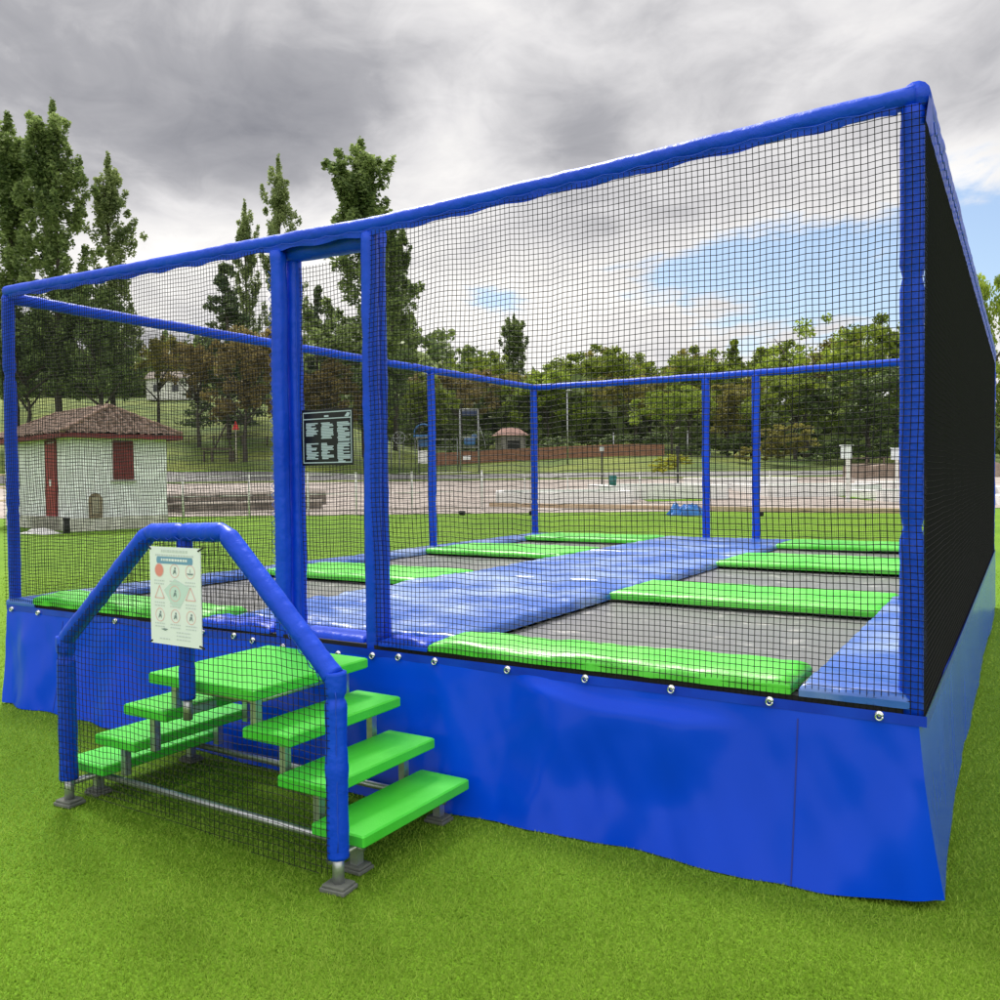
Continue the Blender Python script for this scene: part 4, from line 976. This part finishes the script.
def tower_r():
    d = 90; px = 470; x, y, z = G(px, d); o = empty('play_tower', (x, y, z), -YAW, 'tall metal framed play tower with blue roof panel and blue seat', 'play equipment', 'play equipment on the bank')
    zz = lambda py: ZY(px, py, d)-z
    m = MB(); w = .95
    for sx in (-w, w):
        for sy in (-.6, .6): m.tube([(sx, sy, -.1), (sx, sy, zz(410))], .07, 8)
    for q in (410, 438, 448):
        for sy in (-.6, .6): m.tube([(-w, sy, zz(q)), (w, sy, zz(q))], .06, 8)
        for sx in (-w, w): m.tube([(sx, -.6, zz(q)), (sx, .6, zz(q))], .06, 8)
    m.tube([(w, -.6, zz(424)), (w+.6, -.9, zz(440))], .05, 8); m.tube([(w+.6, -.9, zz(440)), (w+.75, -.9, zz(449))], .05, 8); m.build('frame', GALV, o)
    m = MB(); m.box((.05, 0, zz(414)), (1.55, 1.0, .55), bev=.06); m.build('roof_panel', pbr('navy_panel', (.012, .03, .10), rough=.5), o)
    m = MB(); m.box((.05, .1, zz(442)), (1.2, .9, .7), bev=.1); m.box((.5, .3, zz(437)), (.55, .4, .5), bev=.08); m.build('seat', PBL, o)
    m = MB(); m.box((-.25, -.66, zz(458)), (.8, .05, .45), bev=.02); m.build('panel', WHITE, o)
tower_l(); tower_r()
fence('metal_railing', [392, 404, 416, 432, 446, 458], [91]*6, ZY(440, 439, 91)-hz(440, 91), 'dull metal railing between the two play towers', 'railing', .05, (.98, .75), GALV, False)
def wheel_play(px, d, py, label):
    x, y, z = G(px, d); o = empty('spinner', (x, y, z), -YAW, label, 'play equipment', 'play equipment on the bank'); zc = ZY(px, py, d)-z
    m = MB(); m.tube([(0, 0, -.1), (0, 0, zc)], .06, 8); m.build('post', GALV, o)
    m = MB(); r = .62
    m.tube([(r*math.cos(a), -.1, zc+r*math.sin(a)) for a in np.linspace(0, 2*math.pi, 20)], .05, 6)
    for a in np.arange(0, math.pi, math.pi/3): m.tube([(r*math.cos(a), -.1, zc+r*math.sin(a)), (-r*math.cos(a), -.1, zc-r*math.sin(a))], .03, 6)
    m.build('wheel', GALV, o)
wheel_play(400, 90, 438, 'round spoked metal wheel on a post left of the play towers')
# timber play frame with slanted beam, red pennant on a pole
x, y, z = G(218, 92); o = empty('timber_play_frame', (x, y, z), -YAW, 'dark timber bench frame with slanted beam on the slope right of the hut', 'play equipment', 'play equipment on the bank')
TB = pbr('dark_play_timber', (.05, .038, .03), (.10, .08, .06), scale=4, rough=.9); zz = lambda py: ZY(218, py, 92)-z; k = 92/FPX
m = MB(); m.box((0, 0, zz(449)), (30*k, .5, .18)); m.box((0, .3, zz(453)), (30*k, .1, .16)); m.build('beam', TB, o)
for dx in (-13, -5, 13, 16):
    m = MB(); m.box((dx*k, 0, zz(453)/2+zz(449)*.0), (.16, .3, abs(zz(449)))); m.build('leg', TB, o)
m = MB(); m.tube([(-3*k, 0, zz(449)), (10*k, 0, zz(424))], .10, 6); m.tube([(10*k, 0, zz(424)), (13*k, .2, zz(449))], .08, 6); m.build('slanted_beam', TB, o)
x, y, z = G(237, 92); o = empty('pennant_pole', (x, y, z), -YAW, 'pale pole topped by a small red triangle beside the timber play frame', 'pole')
zz = lambda py: ZY(237, py, 92)-z
m = MB(); m.tube([(0, 0, -.2), (0, 0, zz(430))], .05, 8); m.build('pole', COPING, o)
m = MB(); s = .38; m.add([(-s, -.03, zz(430)), (s, -.03, zz(430)), (0, -.03, zz(421)), (-s, .03, zz(430)), (s, .03, zz(430)), (0, .03, zz(421))], [(0, 1, 2), (5, 4, 3), (0, 3, 4, 1), (1, 4, 5, 2), (2, 5, 3, 0)]); m.build('pennant', pbr('pennant_red', (.65, .03, .03), rough=.6), o)

# ================================================================== SKY AND LIGHT
wd = bpy.data.worlds.new('World'); SC.world = wd; wd.use_nodes = True
nt = wd.node_tree; N = nt.nodes; L = nt.links; N.clear()
SUN_EL, SUN_AZ = R(53), azel(180, 200)[0]        # sun behind the clouds, beyond the left of the trampoline
out = N.new('ShaderNodeOutputWorld'); tc = N.new('ShaderNodeTexCoord')
def mth(op, a, b=None, c=None, clamp=False):
    n = N.new('ShaderNodeMath'); n.operation = op; n.use_clamp = clamp
    for i, q in enumerate((a, b, c)):
        if q is None: continue
        if isinstance(q, (int, float)): n.inputs[i].default_value = q
        else: L.new(q, n.inputs[i])
    return n.outputs[0]
sx = N.new('ShaderNodeSeparateXYZ'); L.new(tc.outputs['Generated'], sx.inputs[0])
AZ = mth('ARCTAN2', sx.outputs[0], sx.outputs[1]); EL = mth('ARCSINE', sx.outputs[2])
zc = mth('ADD', mth('MAXIMUM', sx.outputs[2], 0.0), .22)
cv = N.new('ShaderNodeCombineXYZ'); L.new(mth('DIVIDE', sx.outputs[0], zc), cv.inputs[0]); L.new(mth('DIVIDE', sx.outputs[1], zc), cv.inputs[1])
def nse(scale, detail, rough=.55, dist=.4, off=0.0):
    n = N.new('ShaderNodeTexNoise'); n.inputs['Scale'].default_value = scale; n.inputs['Detail'].default_value = detail; n.inputs['Roughness'].default_value = rough; n.inputs['Distortion'].default_value = dist
    mp = N.new('ShaderNodeMapping'); mp.inputs['Location'].default_value = (off, off*.7, off*1.3); L.new(cv.outputs[0], mp.inputs[0]); L.new(mp.outputs[0], n.inputs['Vector']); return n.outputs['Fac']
n1 = nse(1.1, 7, .52, .5, 3.1); n2 = nse(3.4, 6, .55, .6, 8.2)
def gau(px, py, wa, we):
    a, e = azel(px, py); wa /= FPX; we /= FPX
    p = mth('POWER', mth('DIVIDE', mth('SUBTRACT', AZ, a), wa), 2.0); q = mth('POWER', mth('DIVIDE', mth('SUBTRACT', EL, e), we), 2.0)
    return mth('EXPONENT', mth('MULTIPLY', mth('ADD', p, q), -1.0))
def wsum(items):
    s = None
    for w, g in items:
        t = mth('MULTIPLY', g, w); s = t if s is None else mth('ADD', s, t)
    return s
n3 = nse(9.0, 5, .6, .8, 1.7)
shade = wsum([(-.26, gau(150, 110, 240, 80)), (-.18, gau(330, 110, 120, 60)), (-.24, gau(590, 135, 60, 45)), (-.14, gau(640, 215, 110, 22)), (-.10, gau(250, 175, 90, 25)), (-.07, gau(760, 90, 170, 60)), (.25, gau(170, 265, 130, 60)), (.22, gau(450, 150, 70, 60)), (.22, gau(330, 215, 90, 60)),
              (.24, gau(600, 300, 240, 60)), (.10, gau(740, 190, 120, 60)), (.18, gau(960, 185, 50, 40)), (.35, gau(1500, 330, 420, 170)), (.25, gau(450, 320, 120, 80)), (-.08, gau(520, 90, 60, 40))])  # wide bright patch right of frame added for sheen on the side skirt
lum = mth('ADD', mth('ADD', mth('MULTIPLY', mth('SUBTRACT', n1, .5), .55), mth('ADD', mth('MULTIPLY', mth('SUBTRACT', n2, .5), .62), mth('MULTIPLY', mth('SUBTRACT', n3, .5), .22))), mth('ADD', shade, .60))
behind = mth('MULTIPLY', mth('MAXIMUM', mth('MULTIPLY', mth('ADD', mth('MULTIPLY', sx.outputs[0], -float(FH[0])), mth('MULTIPLY', sx.outputs[1], -float(FH[1]))), 1.0), 0.0), .45)  # sky behind the camera brightened as added fill for front faces
zen = N.new('ShaderNodeMapRange'); zen.interpolation_type = 'SMOOTHSTEP'; zen.inputs['From Min'].default_value = R(31); zen.inputs['From Max'].default_value = R(55); zen.inputs['To Max'].default_value = 1.0  # overhead cloud brightened above the frame as an added softbox
L.new(EL, zen.inputs[0])
behind = mth('ADD', behind, mth('MULTIPLY', zen.outputs[0], .4))
lum = mth('ADD', mth('MINIMUM', mth('MAXIMUM', lum, .16), 1.0), behind)
ramp = N.new('ShaderNodeValToRGB'); e = ramp.color_ramp.elements
e[0].position = .12; e[0].color = (.20, .205, .235, 1); e[1].position = .98; e[1].color = (.92, .90, .87, 1)
q = e.new(.42); q.color = (.36, .36, .385, 1); q = e.new(.68); q.color = (.66, .65, .66, 1)
L.new(lum, ramp.inputs[0])
bgc = N.new('ShaderNodeBackground'); L.new(ramp.outputs[0], bgc.inputs[0])
L.new(mth('ADD', behind, 1.0), bgc.inputs[1])
sky = N.new('ShaderNodeTexSky'); sky.sky_type = 'NISHITA'; sky.sun_disc = False; sky.sun_elevation = SUN_EL; sky.sun_rotation = SUN_AZ
bgs = N.new('ShaderNodeBackground'); L.new(sky.outputs[0], bgs.inputs[0]); bgs.inputs[1].default_value = .125
blue = wsum([(1.35, gau(830, 285, 150, 50)), (1.3, gau(705, 272, 70, 16)), (1.7, gau(985, 245, 50, 38)), (.8, gau(485, 300, 40, 16)), (.8, gau(1150, 200, 160, 60)), (.6, gau(-400, 250, 200, 60))])
bm = N.new('ShaderNodeMapRange'); bm.interpolation_type = 'SMOOTHSTEP'; bm.inputs['From Min'].default_value = .20; bm.inputs['From Max'].default_value = .95
L.new(mth('ADD', blue, mth('ADD', mth('MULTIPLY', mth('SUBTRACT', n2, .55), 3.2), mth('MULTIPLY', mth('SUBTRACT', n3, .5), 1.2))), bm.inputs[0])
bmask = mth('MULTIPLY', bm.outputs[0], mth('MINIMUM', mth('MULTIPLY', blue, 3.0), 1.0))
mx = N.new('ShaderNodeMixShader'); L.new(bmask, mx.inputs[0]); L.new(bgc.outputs[0], mx.inputs[1]); L.new(bgs.outputs[0], mx.inputs[2]); L.new(mx.outputs[0], out.inputs[0])
wd.cycles.sampling_method = 'MANUAL'; wd.cycles.sample_map_resolution = 512

sl = bpy.data.lights.new('sun', 'SUN'); so = bpy.data.objects.new('sun', sl); COL.objects.link(so)
sl.energy = 3.8; sl.angle = R(14); sl.color = (1.0, .95, .87)
dv = Vector((math.sin(SUN_AZ)*math.cos(SUN_EL), math.cos(SUN_AZ)*math.cos(SUN_EL), math.sin(SUN_EL)))
so.rotation_euler = dv.to_track_quat('Z', 'Y').to_euler(); so.location = (0, 0, 30)

SC.view_settings.view_transform = 'Standard'; SC.view_settings.look = 'None'; SC.view_settings.gamma = 1; SC.view_settings.exposure = .28
SC.cycles.max_bounces = 6; SC.cycles.transparent_max_bounces = 4
